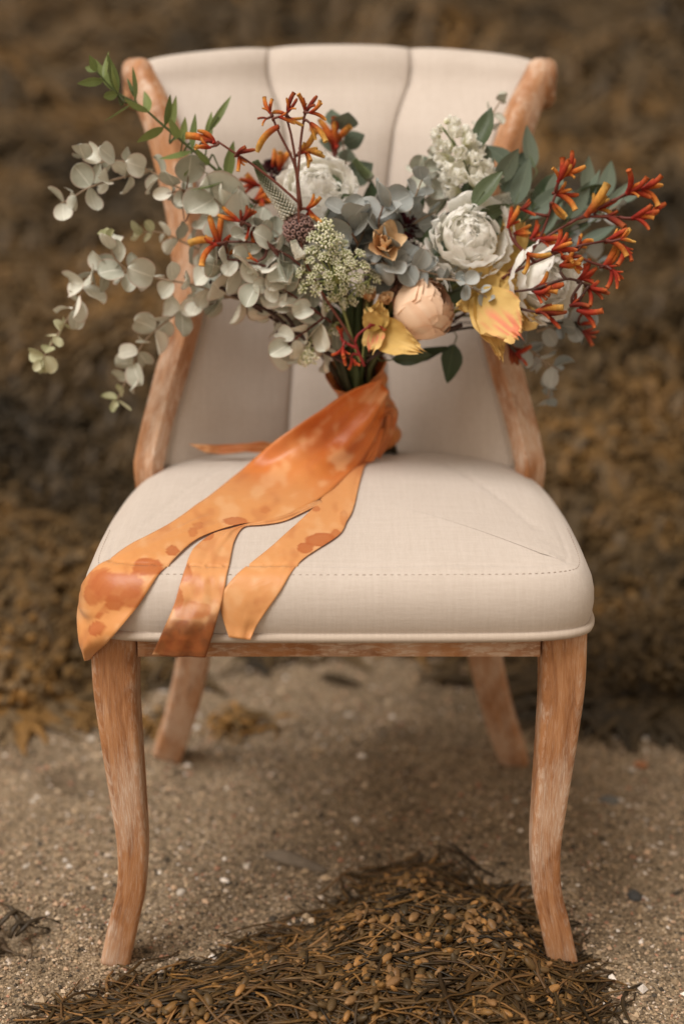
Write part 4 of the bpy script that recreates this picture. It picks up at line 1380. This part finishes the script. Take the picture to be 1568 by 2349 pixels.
# ---- queen anne's lace
def umbel(cx, cy, Y, heads, stalk, label):
    hub = at(cx, cy, Y)
    BV, BF = ellipsoid(4, 5)
    heads_m = []
    for v in range(4):
        s = Soup()
        for k in range(22):
            an = k * 2.4; q = math.sqrt((k + 0.5) / 22)
            e = Vector((math.cos(an) * q, math.sin(an) * q, 0.35 * (1 - q * q) + random.gauss(0, 0.06)))
            V, F, U = tube([Vector((0, 0, -0.75)), e * 0.6 + Vector((0, 0, -0.2)), e], 0.035, 3)
            s.add(V, F, U, [(0.42, 0.46, 0.20)] * len(V))
            for z in range(3):
                b = random.uniform(0.09, 0.15); o_ = Vector((random.gauss(0, .09), random.gauss(0, .09), random.gauss(0.05, .05)))
                s.add([Vector(x) * b + e + o_ for x in BV], BF, None, [tuple(Vector(random.choice([(0.78, 0.77, 0.56), (0.86, 0.84, 0.70), (0.56, 0.58, 0.32)])))] * len(BV))
        heads_m.append(make_mesh('umbellet', s.V, s.F, M['tiny'], col=s.C))
    paths = []
    pos = []
    for px, py, r, dy in heads:
        e = at(px, py, Y + dy)
        mid = hub.lerp(e, 0.5) + Vector((0, 0, 0.004))
        paths.append([Vector(q) for q in catmull([hub, mid, e], 7)])
        pos.append((e, (e - hub).normalized(), pxm(r, Y)))
    st = stem_soup(paths, 0.0011, STEMC['lime'], 0.8)
    b = stem_soup([path3(stalk, 12, Y + 0.02)], 0.0018, STEMC['lime'])
    st.add(b.V, b.F, b.UV, b.C)
    o = st.obj('lace_flower', M['stem'], bouquet)
    o['label'] = label
    for e, d, r in pos:
        n = (d + TO_CAM * 0.7 + Vector((0, 0, 0.3))).normalized()
        link('umbellet', random.choice(heads_m), o, e, orient(n.orthogonal(), n) @ Matrix.Diagonal((r, r, r)))
H = []
for k in range(24):
    a = k * 2.4; q = math.sqrt((k + 0.4) / 24)
    H.append((768 + 92 * q * math.cos(a), 622 + 66 * q * math.sin(a), random.uniform(13, 18), -0.03 * (1 - q) + random.gauss(0, 0.006)))
umbel(768, 650, 0.225, H, [(768, 650), (790, 720), (825, 830)], 'cream green lace flower in the centre')
umbel(745, 570, 0.225, [(745, 520, 22, -.01), (722, 545, 20, -.005), (768, 545, 20, -.01), (748, 552, 20, -.02), (728, 575, 18, 0), (772, 575, 20, -.01), (700, 580, 16, 0), (800, 600, 20, -.01)], [(745, 570), (770, 660), (820, 820)], 'smaller cream lace flower above the larger one')
umbel(735, 775, 0.245, [(705, 800, 22, 0), (695, 825, 18, 0), (720, 780, 18, 0), (712, 820, 20, -.01), (745, 760, 16, 0), (770, 760, 16, 0)], [(735, 775), (780, 740), (820, 800)], 'small green lace head drooping above the ribbon')
umbel(845, 645, 0.23, [(862, 640, 14, 0), (845, 662, 15, 0), (825, 668, 15, 0), (810, 690, 14, 0), (790, 695, 15, 0), (750, 700, 16, 0)], [(845, 645), (840, 720), (830, 830)], 'lace flower fringe right of the large head')

# ---- dried pod with round holes
def pod(px, py, rpx, Y, ax, label):
    bm = bmesh.new()
    bmesh.ops.create_icosphere(bm, subdivisions=3, radius=1.0)
    for v in list(bm.verts):
        if v.co.z < -0.2: v.co.z *= 0.6
    col = {}
    # every vertex of the coarse ball becomes a hole: bevel to hexagons, then sink them
    bmesh.ops.delete(bm, geom=[f for f in bm.faces if f.calc_center_median().z < -0.75], context='FACES')
    dual = []
    res = bmesh.ops.inset_individual(bm, faces=[f for f in bm.faces], thickness=0.035, depth=0.0)
    for f in bm.faces: f.select = False
    inner = [f for f in bm.faces if len(f.verts) == 3]
    inner = inner[:]
    me = bpy.data.meshes.new('pod')
    bm.free()
    # rings of cups on a dome
    s = Soup()
    dome = []
    nu, nv = 14, 24
    for i in range(nu):
        t = (math.pi * 0.72) * i / (nu - 1)
        for k in range(nv):
            a = 2 * math.pi * k / nv
            dome.append((math.sin(t) * math.cos(a), math.sin(t) * math.sin(a), math.cos(t) * 0.85))
    s.add(dome, grid_faces(nu, nv, True), None, [(0.045, 0.028, 0.026)] * len(dome))
    for k in range(64):
        f = (k + 0.5) / 64
        th = math.acos(1 - 1.45 * f); an = k * 2.39996
        n = Vector((math.sin(th) * math.cos(an), math.sin(th) * math.sin(an), math.cos(th) * 0.85))
        nn = Vector((n.x, n.y, n.z / 0.85)).normalized()
        m = orient(nn.orthogonal(), nn)
        V = []
        for q, (rr, h) in enumerate(((0.17, 0.0), (0.165, 0.10), (0.085, 0.12), (0.075, 0.03))):
            for j in range(8):
                a = 2 * math.pi * j / 8
                V.append(m @ Vector((rr * math.cos(a), rr * math.sin(a), h)) + n)
        C = [(0.27, 0.165, 0.145)] * 24 + [(0.03, 0.02, 0.018)] * 8
        s.add(V, grid_faces(4, 8, True), None, [tuple(Vector(c) * random.uniform(0.9, 1.1)) for c in C])
    ax = Vector(ax).normalized(); r = pxm(rpx, Y)
    m = orient(ax.orthogonal(), ax) @ Matrix.Diagonal((r, r, r))
    bpy.data.meshes.remove(me)
    s.V = [tuple(m @ Vector(v) + at(px, py, Y)) for v in s.V]
    s.obj('seed_pod', M['pod'], bouquet)['label'] = label
pod(685, 527, 34, 0.235, (0.3, -0.8, 0.3), 'mauve dried seed pod with round holes')

# ---- dark burgundy scabious
def scab(px, py, rpx, Y, label):
    c = at(px, py, Y); r = pxm(rpx, Y)
    s = Soup()
    for k in range(150):
        z = 1 - 1.6 * (k + 0.5) / 150; an = k * 2.4
        q = math.sqrt(max(0, 1 - z * z))
        u = RT; v = UP
        d = (u * q * math.cos(an) + v * q * math.sin(an) + TO_CAM * z).normalized()
        V, F, UV = blade(4, 3, 0.22, P_tulip, bend=random.uniform(-0.8, 0.8), ruffle=0.1, seed=k)
        m = orient(d + Vector((random.gauss(0, .2), random.gauss(0, .2), random.gauss(0, .2))), UP) @ Matrix.Diagonal((r * 0.55,) * 3)
        col = Vector(random.choice([(0.085, 0.018, 0.026), (0.05, 0.012, 0.018), (0.13, 0.03, 0.04)]))
        s.add([m @ Vector(x) + c + d * r * 0.45 for x in V], F, UV, [tuple(col)] * len(V))
    s.obj('scabious', M['tiny'], bouquet)['label'] = label
scab(928, 522, 38, 0.285, 'dark burgundy scabious in the centre')
scab(625, 396, 34, 0.36, 'dark burgundy scabious behind the spike at the left')
scab(945, 575, 22, 0.29, 'small burgundy scabious under the dark leaf')

# ---- kangaroo paw
def bloom_mesh(L, bend, curl, open_, tones):
    """a curved furry tube, red at the foot, ochre at the mouth, with six short lobes"""
    n = 9
    V, C = [], []
    y = z = 0.0; a = 0.0
    for i in range(n):
        s = i / (n - 1)
        r = 0.045 + 0.068 * math.sin(math.pi * min(1, 0.15 + 0.62 * s)) * (0.8 + open_ * 0.5 * s)
        if i == n - 1: r *= 0.72 if open_ < 0.3 else 1.25
        for k in range(7):
            an = 2 * math.pi * k / 7
            V.append((r * math.cos(an), y + r * math.sin(an) * math.sin(-a), z + r * math.sin(an) * math.cos(a)))
            C.append(tuple(Vector(tones[0]).lerp(Vector(tones[1]), sstep(0.1, 0.65, s)).lerp(Vector(tones[2]), sstep(0.6, 1.0, s))))
        a += bend / n
        y += math.cos(a) / (n - 1); z += math.sin(a) / (n - 1)
    F = grid_faces(n, 7, True) + [tuple(range(7))[::-1], tuple((n - 1) * 7 + k for k in range(7))]
    s = Soup(); s.add(V, F, None, C)
    tip = Vector((0, y, z)); d = Vector((0, math.cos(a), math.sin(a)))
    if False:
        for k in range(5):
            an = 2 * math.pi * k / 5
            rad = Vector((math.cos(an), 0, math.sin(an)))
            LV, LF, LU = blade(4, 3, 0.20, P_lance, bend=-1.0, seed=k)
            m = orient(d * 0.8 + rad * 0.9, d) @ Matrix.Diagonal((0.24,) * 3)
            s.add([m @ Vector(q) + tip + rad * 0.05 - d * 0.03 for q in LV], LF, LU, [tones[2]] * len(LV))
    return make_mesh('bloom', s.V, s.F, M['bloom'], col=s.C)
RED = ((0.23, 0.020, 0.014), (0.36, 0.042, 0.020), (0.48, 0.12, 0.035))
ORA = ((0.30, 0.03, 0.016), (0.55, 0.15, 0.03), (0.62, 0.30, 0.07))
YEL = ((0.34, 0.06, 0.02), (0.56, 0.26, 0.05), (0.55, 0.33, 0.09))
DRK = ((0.12, 0.018, 0.014), (0.22, 0.035, 0.02), (0.34, 0.09, 0.03))
BL = {}
for key, tn in (('r', RED), ('o', ORA), ('y', YEL), ('d', DRK)):
    BL[key] = [bloom_mesh(1, bd, 0, op, tn) for op, bd in ((0.0, -0.9), (0.5, 0.7), (0.2, 0.2), (0.8, -0.5), (0.0, 1.1), (0.1, -0.2), (0.6, -1.2))]

def paw(paths, Y, clusters, colr, label, size=54, rad=0.0019):
    """paths: stem polylines in pixels; clusters: (px, py, angle, n, tones[, size])"""
    PP_ = [path3(p, 14, Y) for p in paths]
    ends = []
    for cl in clusters:
        px, py, an, n, tn = cl[:5]
        sz = cl[5] if len(cl) > 5 else size
        dy = cl[6] if len(cl) > 6 else random.gauss(0, 0.008)
        e = at(px, py, Y + dy)
        # join to the nearest point of the main stems that lies behind
        best = min((q for P in PP_[:len(paths)] for q in P), key=lambda q: (q - e).length)
        d = img_dir(an, random.uniform(-0.1, 0.4))
        PP_.append([Vector(q) for q in catmull([best, best.lerp(e, 0.55) - d * 0.004, e], 8)])
        ends.append((e, d, n, tn, sz))
    o = stem_soup(PP_, rad, colr, 0.75).obj('kangaroo_paw', M['stem'], bouquet)
    o['label'] = label
    for e, d, n, tn, sz in ends:
        u = d.cross(TO_CAM).normalized(); v = d.cross(u)
        for k in range(n):
            an = 2 * math.pi * k / n + random.random()
            sp = random.uniform(0.1, 0.62)
            D = (d + (u * math.cos(an) * 1.0 + v * math.sin(an) * 0.8) * sp).normalized()
            L = pxm(sz, Y) * random.uniform(0.42, 1.15)
            g = random.choice(BL[random.choice(tn)])
            link('bloom', g, o, e - d * L * 0.15 * random.random(), orient(D, -u * math.cos(an) + UP * 0.4) @ Matrix.Diagonal((L * 1.05, L, L * 1.05)))
    return o

paw([[(830, 800, .32), (960, 770, .31), (1080, 690, .28), (1160, 630, .245), (1215, 570), (1300, 515), (1400, 462)], [(1300, 515), (1340, 498), (1420, 498)], [(1150, 640), (1200, 600), (1240, 540), (1275, 440)]], 0.235,
    [(1280, 415, 62, 8, 'rro'), (1295, 400, 20, 5, 'oor'), (1275, 445, 10, 6, 'oyr'), (1270, 470, -60, 2, 'y', 64), (1350, 488, 42, 3, 'yo', 78), (1370, 480, 25, 6, 'roy'), (1385, 496, -10, 4, 'rd'), (1440, 440, 40, 8, 'rro'), (1475, 432, 15, 4, 'ro'), (1455, 500, 5, 6, 'rro', 64), (1480, 500, 25, 4, 'ro'), (1220, 545, 40, 6, 'rro'), (1235, 550, 0, 5, 'oor'), (1195, 480, 5, 4, 'rd', 46), (1165, 520, 50, 7, 'rro', 50), (1180, 535, 10, 4, 'o')], (0.13, 0.032, 0.022), 'orange red kangaroo paw reaching out to the upper right')
paw([[(830, 810, .32), (1000, 740, .31), (1140, 645, .25), (1230, 600), (1310, 568), (1390, 552)], [(1300, 575), (1350, 600), (1390, 612)]], 0.19,
    [(1395, 552, 20, 6, 'roy', 66), (1425, 548, 25, 4, 'yo'), (1430, 565, -55, 5, 'ro'), (1385, 612, 15, 5, 'ro', 62), (1405, 622, -40, 6, 'rr'), (1270, 572, 20, 7, 'rro'), (1290, 590, -30, 5, 'rod'), (1210, 585, -50, 2, 'y', 64), (1325, 570, 60, 4, 'od')], (0.11, 0.03, 0.022), 'orange red kangaroo paw with tips far to the right', 52)
paw([[(835, 815, .32), (1000, 760, .31), (1120, 680, .25), (1190, 668, .2), (1230, 662)], [(1120, 680, .25), (1180, 705, .21), (1250, 720)], [(1230, 662), (1300, 640), (1350, 655)]], 0.185,
    [(1225, 664, 22, 6, 'rdo', 64), (1225, 670, -20, 4, 'rd'), (1235, 712, 20, 5, 'rdy', 64), (1255, 722, -20, 5, 'dr'), (1330, 640, 30, 8, 'rd'), (1350, 660, -15, 7, 'rd', 54), (1310, 700, 20, 7, 'rd'), (1330, 712, -10, 5, 'dro'), (1290, 610, -10, 4, 'yo')], (0.07, 0.03, 0.022), 'dark red kangaroo paw in front of the right white peony')
paw([[(840, 815), (1010, 765), (1100, 752), (1170, 780)], [(1150, 765), (1250, 742), (1320, 740)]], 0.27,
    [(1170, 795, -50, 6, 'rd', 50), (1185, 810, -20, 4, 'ro', 46), (1320, 742, 10, 6, 'rd', 50), (1335, 760, -40, 4, 'd', 44)], (0.04, 0.03, 0.02), 'dark red kangaroo paw low at the right edge')
paw([[(820, 800), (720, 640), (690, 560), (684, 470), (680, 400), (672, 330), (655, 262)], [(690, 470), (676, 380), (640, 305), (622, 262)], [(682, 420), (690, 320), (700, 255)], [(690, 470), (640, 425), (580, 378), (540, 352), (500, 325)]], 0.225,
    [(620, 258, 110, 4, 'od', 42), (612, 272, 190, 2, 'od', 36), (640, 268, 0, 2, 'o', 36), (655, 262, 140, 2, 'o', 54), (662, 252, 70, 4, 'od', 44), (700, 255, 85, 5, 'od', 42), (712, 258, 10, 3, 'o', 38), (632, 296, -145, 1, 'y', 80), (668, 272, -25, 2, 'y', 70), (714, 285, -55, 2, 'y', 84), (685, 352, 30, 4, 'ory', 52), (700, 345, -30, 4, 'yo', 62), (490, 325, 130, 4, 'od', 62), (480, 338, 180, 3, 'o', 46), (545, 350, 40, 3, 'od', 40), (548, 360, -80, 3, 'or', 42), (704, 478, 30, 4, 'ro', 44), (708, 484, -80, 4, 'ro', 46)], (0.14, 0.045, 0.03), 'tall rust kangaroo paw standing above the left of the bouquet', 46, 0.0017)
paw([[(820, 800), (700, 620), (600, 560), (520, 555)], [(640, 590), (590, 530), (560, 510)]], 0.235,
    [(545, 505, 145, 3, 'yo', 64), (555, 510, 60, 5, 'rd', 44), (570, 520, -60, 5, 'rr', 46), (500, 556, 120, 3, 'yo', 72), (490, 560, 185, 3, 'or', 56), (510, 565, 60, 4, 'r', 44), (520, 590, 60, 2, 'yo', 40), (590, 600, 150, 2, 'o', 50)], (0.10, 0.035, 0.025), 'rust kangaroo paw among the left eucalyptus')
paw([[(820, 780), (770, 560), (765, 420), (766, 360)]], 0.375,
    [(765, 335, 80, 6, 'oro', 72), (770, 330, 110, 4, 'o', 64)], (0.20, 0.03, 0.02), 'blurred orange kangaroo paw behind the white peony')
paw([[(800, 780), (680, 560), (620, 440), (640, 400)], [(640, 480), (600, 430), (585, 420)]], 0.355,
    [(640, 385, 90, 4, 'o', 54), (590, 425, 160, 5, 'ro', 52), (600, 450, -60, 4, 'ro', 44), (585, 462, 10, 5, 'o', 60), (625, 380, 70, 3, 'o', 44)], (0.14, 0.03, 0.02), 'blurred orange kangaroo paw behind the flower spike')
paw([[(835, 840), (815, 780), (850, 745)], [(820, 800), (790, 785), (780, 775)]], 0.215,
    [(850, 745, 60, 5, 'r', 30), (862, 745, 10, 4, 'rd', 28), (785, 778, 100, 3, 'r', 30), (786, 800, -90, 4, 'r', 40), (805, 822, -60, 4, 'r', 30)], (0.22, 0.022, 0.02), 'small red kangaroo paw buds above the ribbon')

# dark bare twigs seen on the left
o = stem_soup([path3([(600, 640), (618, 690), (660, 730), (700, 780), (800, 840)], 16, 0.245), path3([(560, 690), (620, 715), (680, 765), (790, 830)], 16, 0.25), path3([(1060, 745), (980, 770), (900, 790), (840, 830)], 16, 0.245), path3([(480, 645), (560, 690), (640, 740)], 12, 0.26)], 0.0026, (0.05, 0.025, 0.02), 0.7).obj('bare_twig', M['stem'], bouquet)
# ---- bundle of stems under the binding
AX = (STEM_FOOT - BIND_TOP).normalized()
s = Soup()
S1 = AX.cross(Vector((0, 1, 0))).normalized(); S2 = AX.cross(S1)
for k in range(22):
    an = k * 2.4; q = math.sqrt((k + 0.5) / 22)
    a = BIND_TOP + (S1 * math.cos(an) + S2 * math.sin(an)) * q * 0.026
    up_ = at(835 + 190 * q * math.cos(an), 700 - 40 * q * math.sin(an), 0.32)
    b = STEM_FOOT + (S1 * math.cos(an + 0.9) + S2 * math.sin(an + 0.9)) * q * 0.014 - AX * random.uniform(0.004, 0.022) * (1 if k else 0)
    P = [Vector(x) for x in catmull([up_, a - AX * 0.01, a.lerp(b, 0.5), b], 14)]
    V, F, U = tube(P, random.uniform(0.0026, 0.0042), 7)
    s.add(V, F, U, [tuple(Vector(random.choice([(0.06, 0.085, 0.03), (0.045, 0.05, 0.025), (0.10, 0.11, 0.045), (0.05, 0.035, 0.02)])))] * len(V))
s.obj('stem_bundle', M['stem'], bouquet)

# ================================================================== RIBBON
TAN = Vector((0.78, 0.365, 0.125)); DEEP = Vector((0.68, 0.18, 0.025)); RUST = Vector((0.53, 0.14, 0.035)); BROWN = Vector((0.15, 0.030, 0.006))
ribbon = wobj('ribbon', [(0, 0, 0), (0.001, 0, 0), (0, 0.001, 0)], [(0, 1, 2)], M['silk'], bouquet, BIND_TOP, col=[(1, 1, 1)] * 3)
bpy.data.objects.remove(ribbon)

def seat_lift(p, lift):
    q, n, i, d = SEAT.find_nearest(p)
    if q is None or d > 0.06 or p.z < 0.390: return p
    if n.dot(Vector(q) - Vector((0, 0.19, 0.40))) < 0: n = -n
    if q.z < 0.40:
        n = Vector((n.x, n.y, 0)).normalized() if abs(n.z) < 0.8 else Vector((q.x, q.y - 0.19, 0)).normalized()
        lift += 0.002
    h = (p - q).dot(n)
    if h < lift: p = q + n * lift
    return p

def on_seat(px, py):
    d = ray(px, py).normalized()
    q, n, i, t = SEAT.ray_cast(CAM, d)
    return q

def edge_pts(pts):
    out = []
    for p in pts:
        if len(p) > 2: out.append(at(*p))
        else:
            q = on_seat(*p)
            out.append(q if q is not None else at(p[0], p[1], 0.0))
    return out

def ribbon_piece(name, E1, E2, spots, tint, parent, nl=220, nw=26, wr=0.0016, lift=0.0014, fold=0.0, seed=0.0, back=None, mid=0.0, corner=0.0):
    A = catmull(edge_pts(E1), nl); B = catmull(edge_pts(E2), nl)
    V, C, UV = [], [], []
    for i in range(nl):
        s = i / (nl - 1)
        a, b = Vector(A[i]), Vector(B[i])
        wdt = (b - a).length
        T = Vector(A[min(nl - 1, i + 1)] + B[min(nl - 1, i + 1)] - A[max(0, i - 1)] - B[max(0, i - 1)])
        N = T.cross(b - a)
        N = N.normalized() if N.length > 1e-9 else TO_CAM
        if N.dot(TO_CAM) < 0: N = -N
        for k in range(nw):
            t = k / (nw - 1)
            p = a.lerp(b, t)
            nz = noise.noise((s * 9 + seed, t * 2.4, seed)) + 0.25 * noise.noise((s * 22 - t * 4, t * 5, seed + 4))
            h = wr * nz * 1.3
            h += fold * (1 - sstep(0.0, 0.75, s)) * (math.sin(t * 9.0 + 1.2 * s + seed) + 0.5 * math.sin(t * 19 + seed * 2)) * 0.5
            h += mid * math.sin(math.pi * t) + wr * 0.7 * math.sin(t * 13 + s * 4 + seed) * (1 - 0.5 * s)
            if corner:
                p += Vector((-0.45, -1, 0)) * (corner * 4 * t * (1 - t) * sstep(0.78, 0.90, s) * (1 - 0.6 * sstep(0.95, 1.0, s)))
            if k in (0, nw - 1):
                p += (b - a).normalized() * (0.0011 * noise.noise((s * 130, t * 50, seed)) + 0.0006 * noise.noise((s * 400, t, seed)))
            p = p + N * h
            p = seat_lift(p, lift + wr * (0.5 + 0.5 * nz))
            x, y = proj(p)
            c = tint(s, t, x, y)
            m1 = noise.noise((x * 0.016, y * 0.016, seed + 2)) + 0.5 * noise.noise((x * 0.05, y * 0.05, seed))
            c = c.lerp(Vector((0.88, 0.54, 0.27)), 0.55 * sstep(0.05, 0.5, m1)).lerp(RUST, 0.35 * sstep(0.15, 0.6, -m1))
            for sx, sy, rx, ry, col, amt in spots:
                q = math.hypot((x - sx) / rx, (y - sy) / ry) + 0.35 * noise.noise((x * 0.02, y * 0.02, sx)) + 0.15 * noise.noise((x * 0.06, y * 0.06, sy))
                f = 1 - sstep(0.92, 1.06, q)
                if f > 0: c = c.lerp(col, f * amt * (0.85 + 0.15 * sstep(0.6, 1.0, q)))
            V.append(p); C.append(tuple(c)); UV.append((s, t))
    G = np.array([tuple(v) for v in V]).reshape(nl, nw, 3)
    for _ in range(8):
        G[1:-1] = 0.25 * G[:-2] + 0.5 * G[1:-1] + 0.25 * G[2:]
    V = [seat_lift(Vector(v), lift * 0.7) for v in G.reshape(-1, 3)]
    o = wobj(name, V, grid_faces(nl, nw), M['silk'], parent, uv=UV, col=C)
    sol = o.modifiers.new('thickness', 'SOLIDIFY'); sol.thickness = 0.00025; sol.offset = 0
    return o

# the wrap round the stems is the ribbon's own mesh; its tails and loop are its pieces
def wrap():
    V, C, UV = [], [], []
    n, m = 46, 60
    top, bot = BIND_TOP - AX * 0.004, BIND_TOP.lerp(STEM_FOOT, 0.80)
    for i in range(n):
        s = i / (n - 1)
        c = top.lerp(bot, s)
        r = 0.0335 - 0.011 * s ** 0.8
        for k in range(m):
            an = 2 * math.pi * k / m
            rr = r * (1 + 0.06 * noise.noise((math.cos(an) * 2, math.sin(an) * 2, s * 9 + an)) + 0.035 * math.sin(s * 34 + an * 2.0) + 0.05 * math.sin(s * 13 - an))
            dz = 0.006 * math.sin(an * 2 + 0.6) * (1 - s) + 0.003 * noise.noise((an * 2, 3, 0)) * (1 - s)
            if s < 0.06: rr *= 1.08
            V.append(c + (S1 * math.cos(an) + S2 * math.sin(an)) * rr - AX * dz)
            f = 0.5 + 0.5 * noise.noise((math.cos(an) * 3, math.sin(an) * 3, s * 6))
            C.append(tuple(DEEP.lerp(TAN, 0.15 + 0.5 * f)))
            UV.append((s, k / m))
    F = grid_faces(n, m, True)
    o = wobj('ribbon', V, F, M['silk'], bouquet, BIND_TOP, uv=UV, col=C)
    o['label'] = 'orange silk ribbon wrapped round the stems'
    sol = o.modifiers.new('thickness', 'SOLIDIFY'); sol.thickness = 0.0006; sol.offset = 1
    return o
ribbon = wrap()

def tint_main(s, t, x, y):
    c = DEEP.lerp(TAN, sstep(0.12, 0.50, s + 0.16 * noise.noise((x * 0.008, y * 0.008, 1)) + 0.10 * (0.5 - t)))
    d = 1 - sstep(0.25, 0.9, math.hypot((x - 760) / 150, (y - 1010) / 90) + 0.3 * noise.noise((x * .015, y * .015, 5)))
    return c.lerp(Vector((0.52, 0.12, 0.02)), 0.75 * d)
RS = lambda *a: [(x, y, rx, ry, RUST, am) for x, y, rx, ry, am in a]
ribbon_piece('ribbon_tail',
    [(872, 862, 0.288), (800, 892, 0.282), (722, 945, 0.272), (640, 1012, 0.27), (562, 1082, 0.255), (470, 1152), (380, 1212), (290, 1262), (232, 1300), (197, 1338), (180, 1372, 0.060), (184, 1420, 0.040), (194, 1465, 0.010), (206, 1508, 0.000)],
    [(884, 905, 0.300), (880, 960, 0.298), (862, 1010, 0.29), (822, 1072, 0.275), (760, 1130), (690, 1172), (620, 1198), (540, 1210), (455, 1240), (388, 1300), (325, 1378), (280, 1430, -0.038), (246, 1470, -0.034), (209, 1512, -0.002)],
    RS((268, 1345, 55, 40, .9), (235, 1330, 34, 30, .7), (300, 1372, 30, 24, .8), (342, 1300, 36, 22, 1), (395, 1262, 15, 11, 1), (262, 1385, 18, 16, 1), (226, 1412, 9, 8, 1), (222, 1442, 20, 18, 1), (442, 1222, 12, 12, .7), (455, 1205, 12, 9, .6), (545, 1196, 28, 9, .9), (610, 1170, 14, 8, .5), (240, 1400, 10, 8, .6), (212, 1362, 20, 26, .8)),
    tint_main, ribbon, fold=0.010, seed=1.0, wr=0.0026, lift=0.002, mid=0.004, corner=0.013)
def tint_two(s, t, x, y):
    c = Vector((0.80, 0.40, 0.16))
    return c.lerp(BROWN, 0.9 * sstep(1380, 1440, y + 45 * noise.noise((x * .02, y * .012, 2)))).lerp(RUST, 0.25 * sstep(0.0, 0.4, noise.noise((x * .03, y * .03, 8))))
ribbon_piece('ribbon_tail',
    [(735, 1152), (640, 1188), (548, 1211), (490, 1228), (445, 1262), (420, 1322), (401, 1385), (377, 1440, -0.043), (349, 1502, -0.043)],
    [(738, 1158), (660, 1196), (600, 1208), (560, 1212), (538, 1245), (526, 1300), (514, 1360), (496, 1430, -0.043), (472, 1507, -0.043)],
    RS((420, 1310, 22, 26, .8), (470, 1228, 18, 12, .8), (405, 1370, 14, 30, .8), (440, 1400, 40, 20, .5)) + [(400, 1480, 40, 16, BROWN, .4)],
    tint_two, ribbon, nl=170, seed=4.0, wr=0.0018, mid=0.003)
def tint_three(s, t, x, y):
    c = DEEP.lerp(Vector((0.79, 0.385, 0.145)), sstep(0.0, 0.32, s))
    return c
ribbon_piece('ribbon_tail',
    [(866, 985, 0.293), (842, 1025, 0.288), (800, 1082, 0.275), (735, 1150), (688, 1198), (605, 1272), (542, 1322), (512, 1358), (507, 1400), (525, 1462, -0.041)],
    [(882, 985, 0.300), (868, 1040, 0.296), (838, 1110, 0.276), (812, 1165), (795, 1200), (776, 1232), (700, 1282), (640, 1362), (592, 1428), (574, 1468, -0.040)],
    RS((735, 1240, 38, 17, 1), (700, 1256, 20, 12, 1), (770, 1225, 14, 12, .8), (725, 1168, 11, 8, .8), (722, 1145, 14, 8, .6), (695, 1180, 8, 6, .5), (788, 1190, 10, 18, .4)),
    tint_three, ribbon, nl=170, seed=9.0, fold=0.003)
def tint_dark(s, t, x, y):
    return DEEP.lerp(Vector((0.38, 0.11, 0.03)), 0.6)
ribbon_piece('ribbon_tail', [(660, 1020, 0.335), (600, 1014, 0.33), (540, 1020, 0.325), (480, 1020, 0.325), (432, 1018, 0.325)], [(665, 1045, 0.325), (600, 1040, 0.32), (560, 1038, 0.318), (520, 1042, 0.318), (470, 1038, 0.32)], [], lambda s, t, x, y: Vector((0.50, 0.20, 0.07)), ribbon, nl=60, seed=6, wr=0.002)
ribbon_piece('ribbon_loop', [(868, 918, 0.300), (890, 922, 0.305), (914, 942, 0.315), (906, 985, 0.315), (885, 1030, 0.312), (872, 1052, 0.308)], [(872, 985, 0.285), (878, 960, 0.29), (888, 955, 0.30), (884, 990, 0.30), (870, 1020, 0.30), (858, 1048, 0.298)], [], tint_dark, ribbon, nl=70, seed=3, wr=0.002)
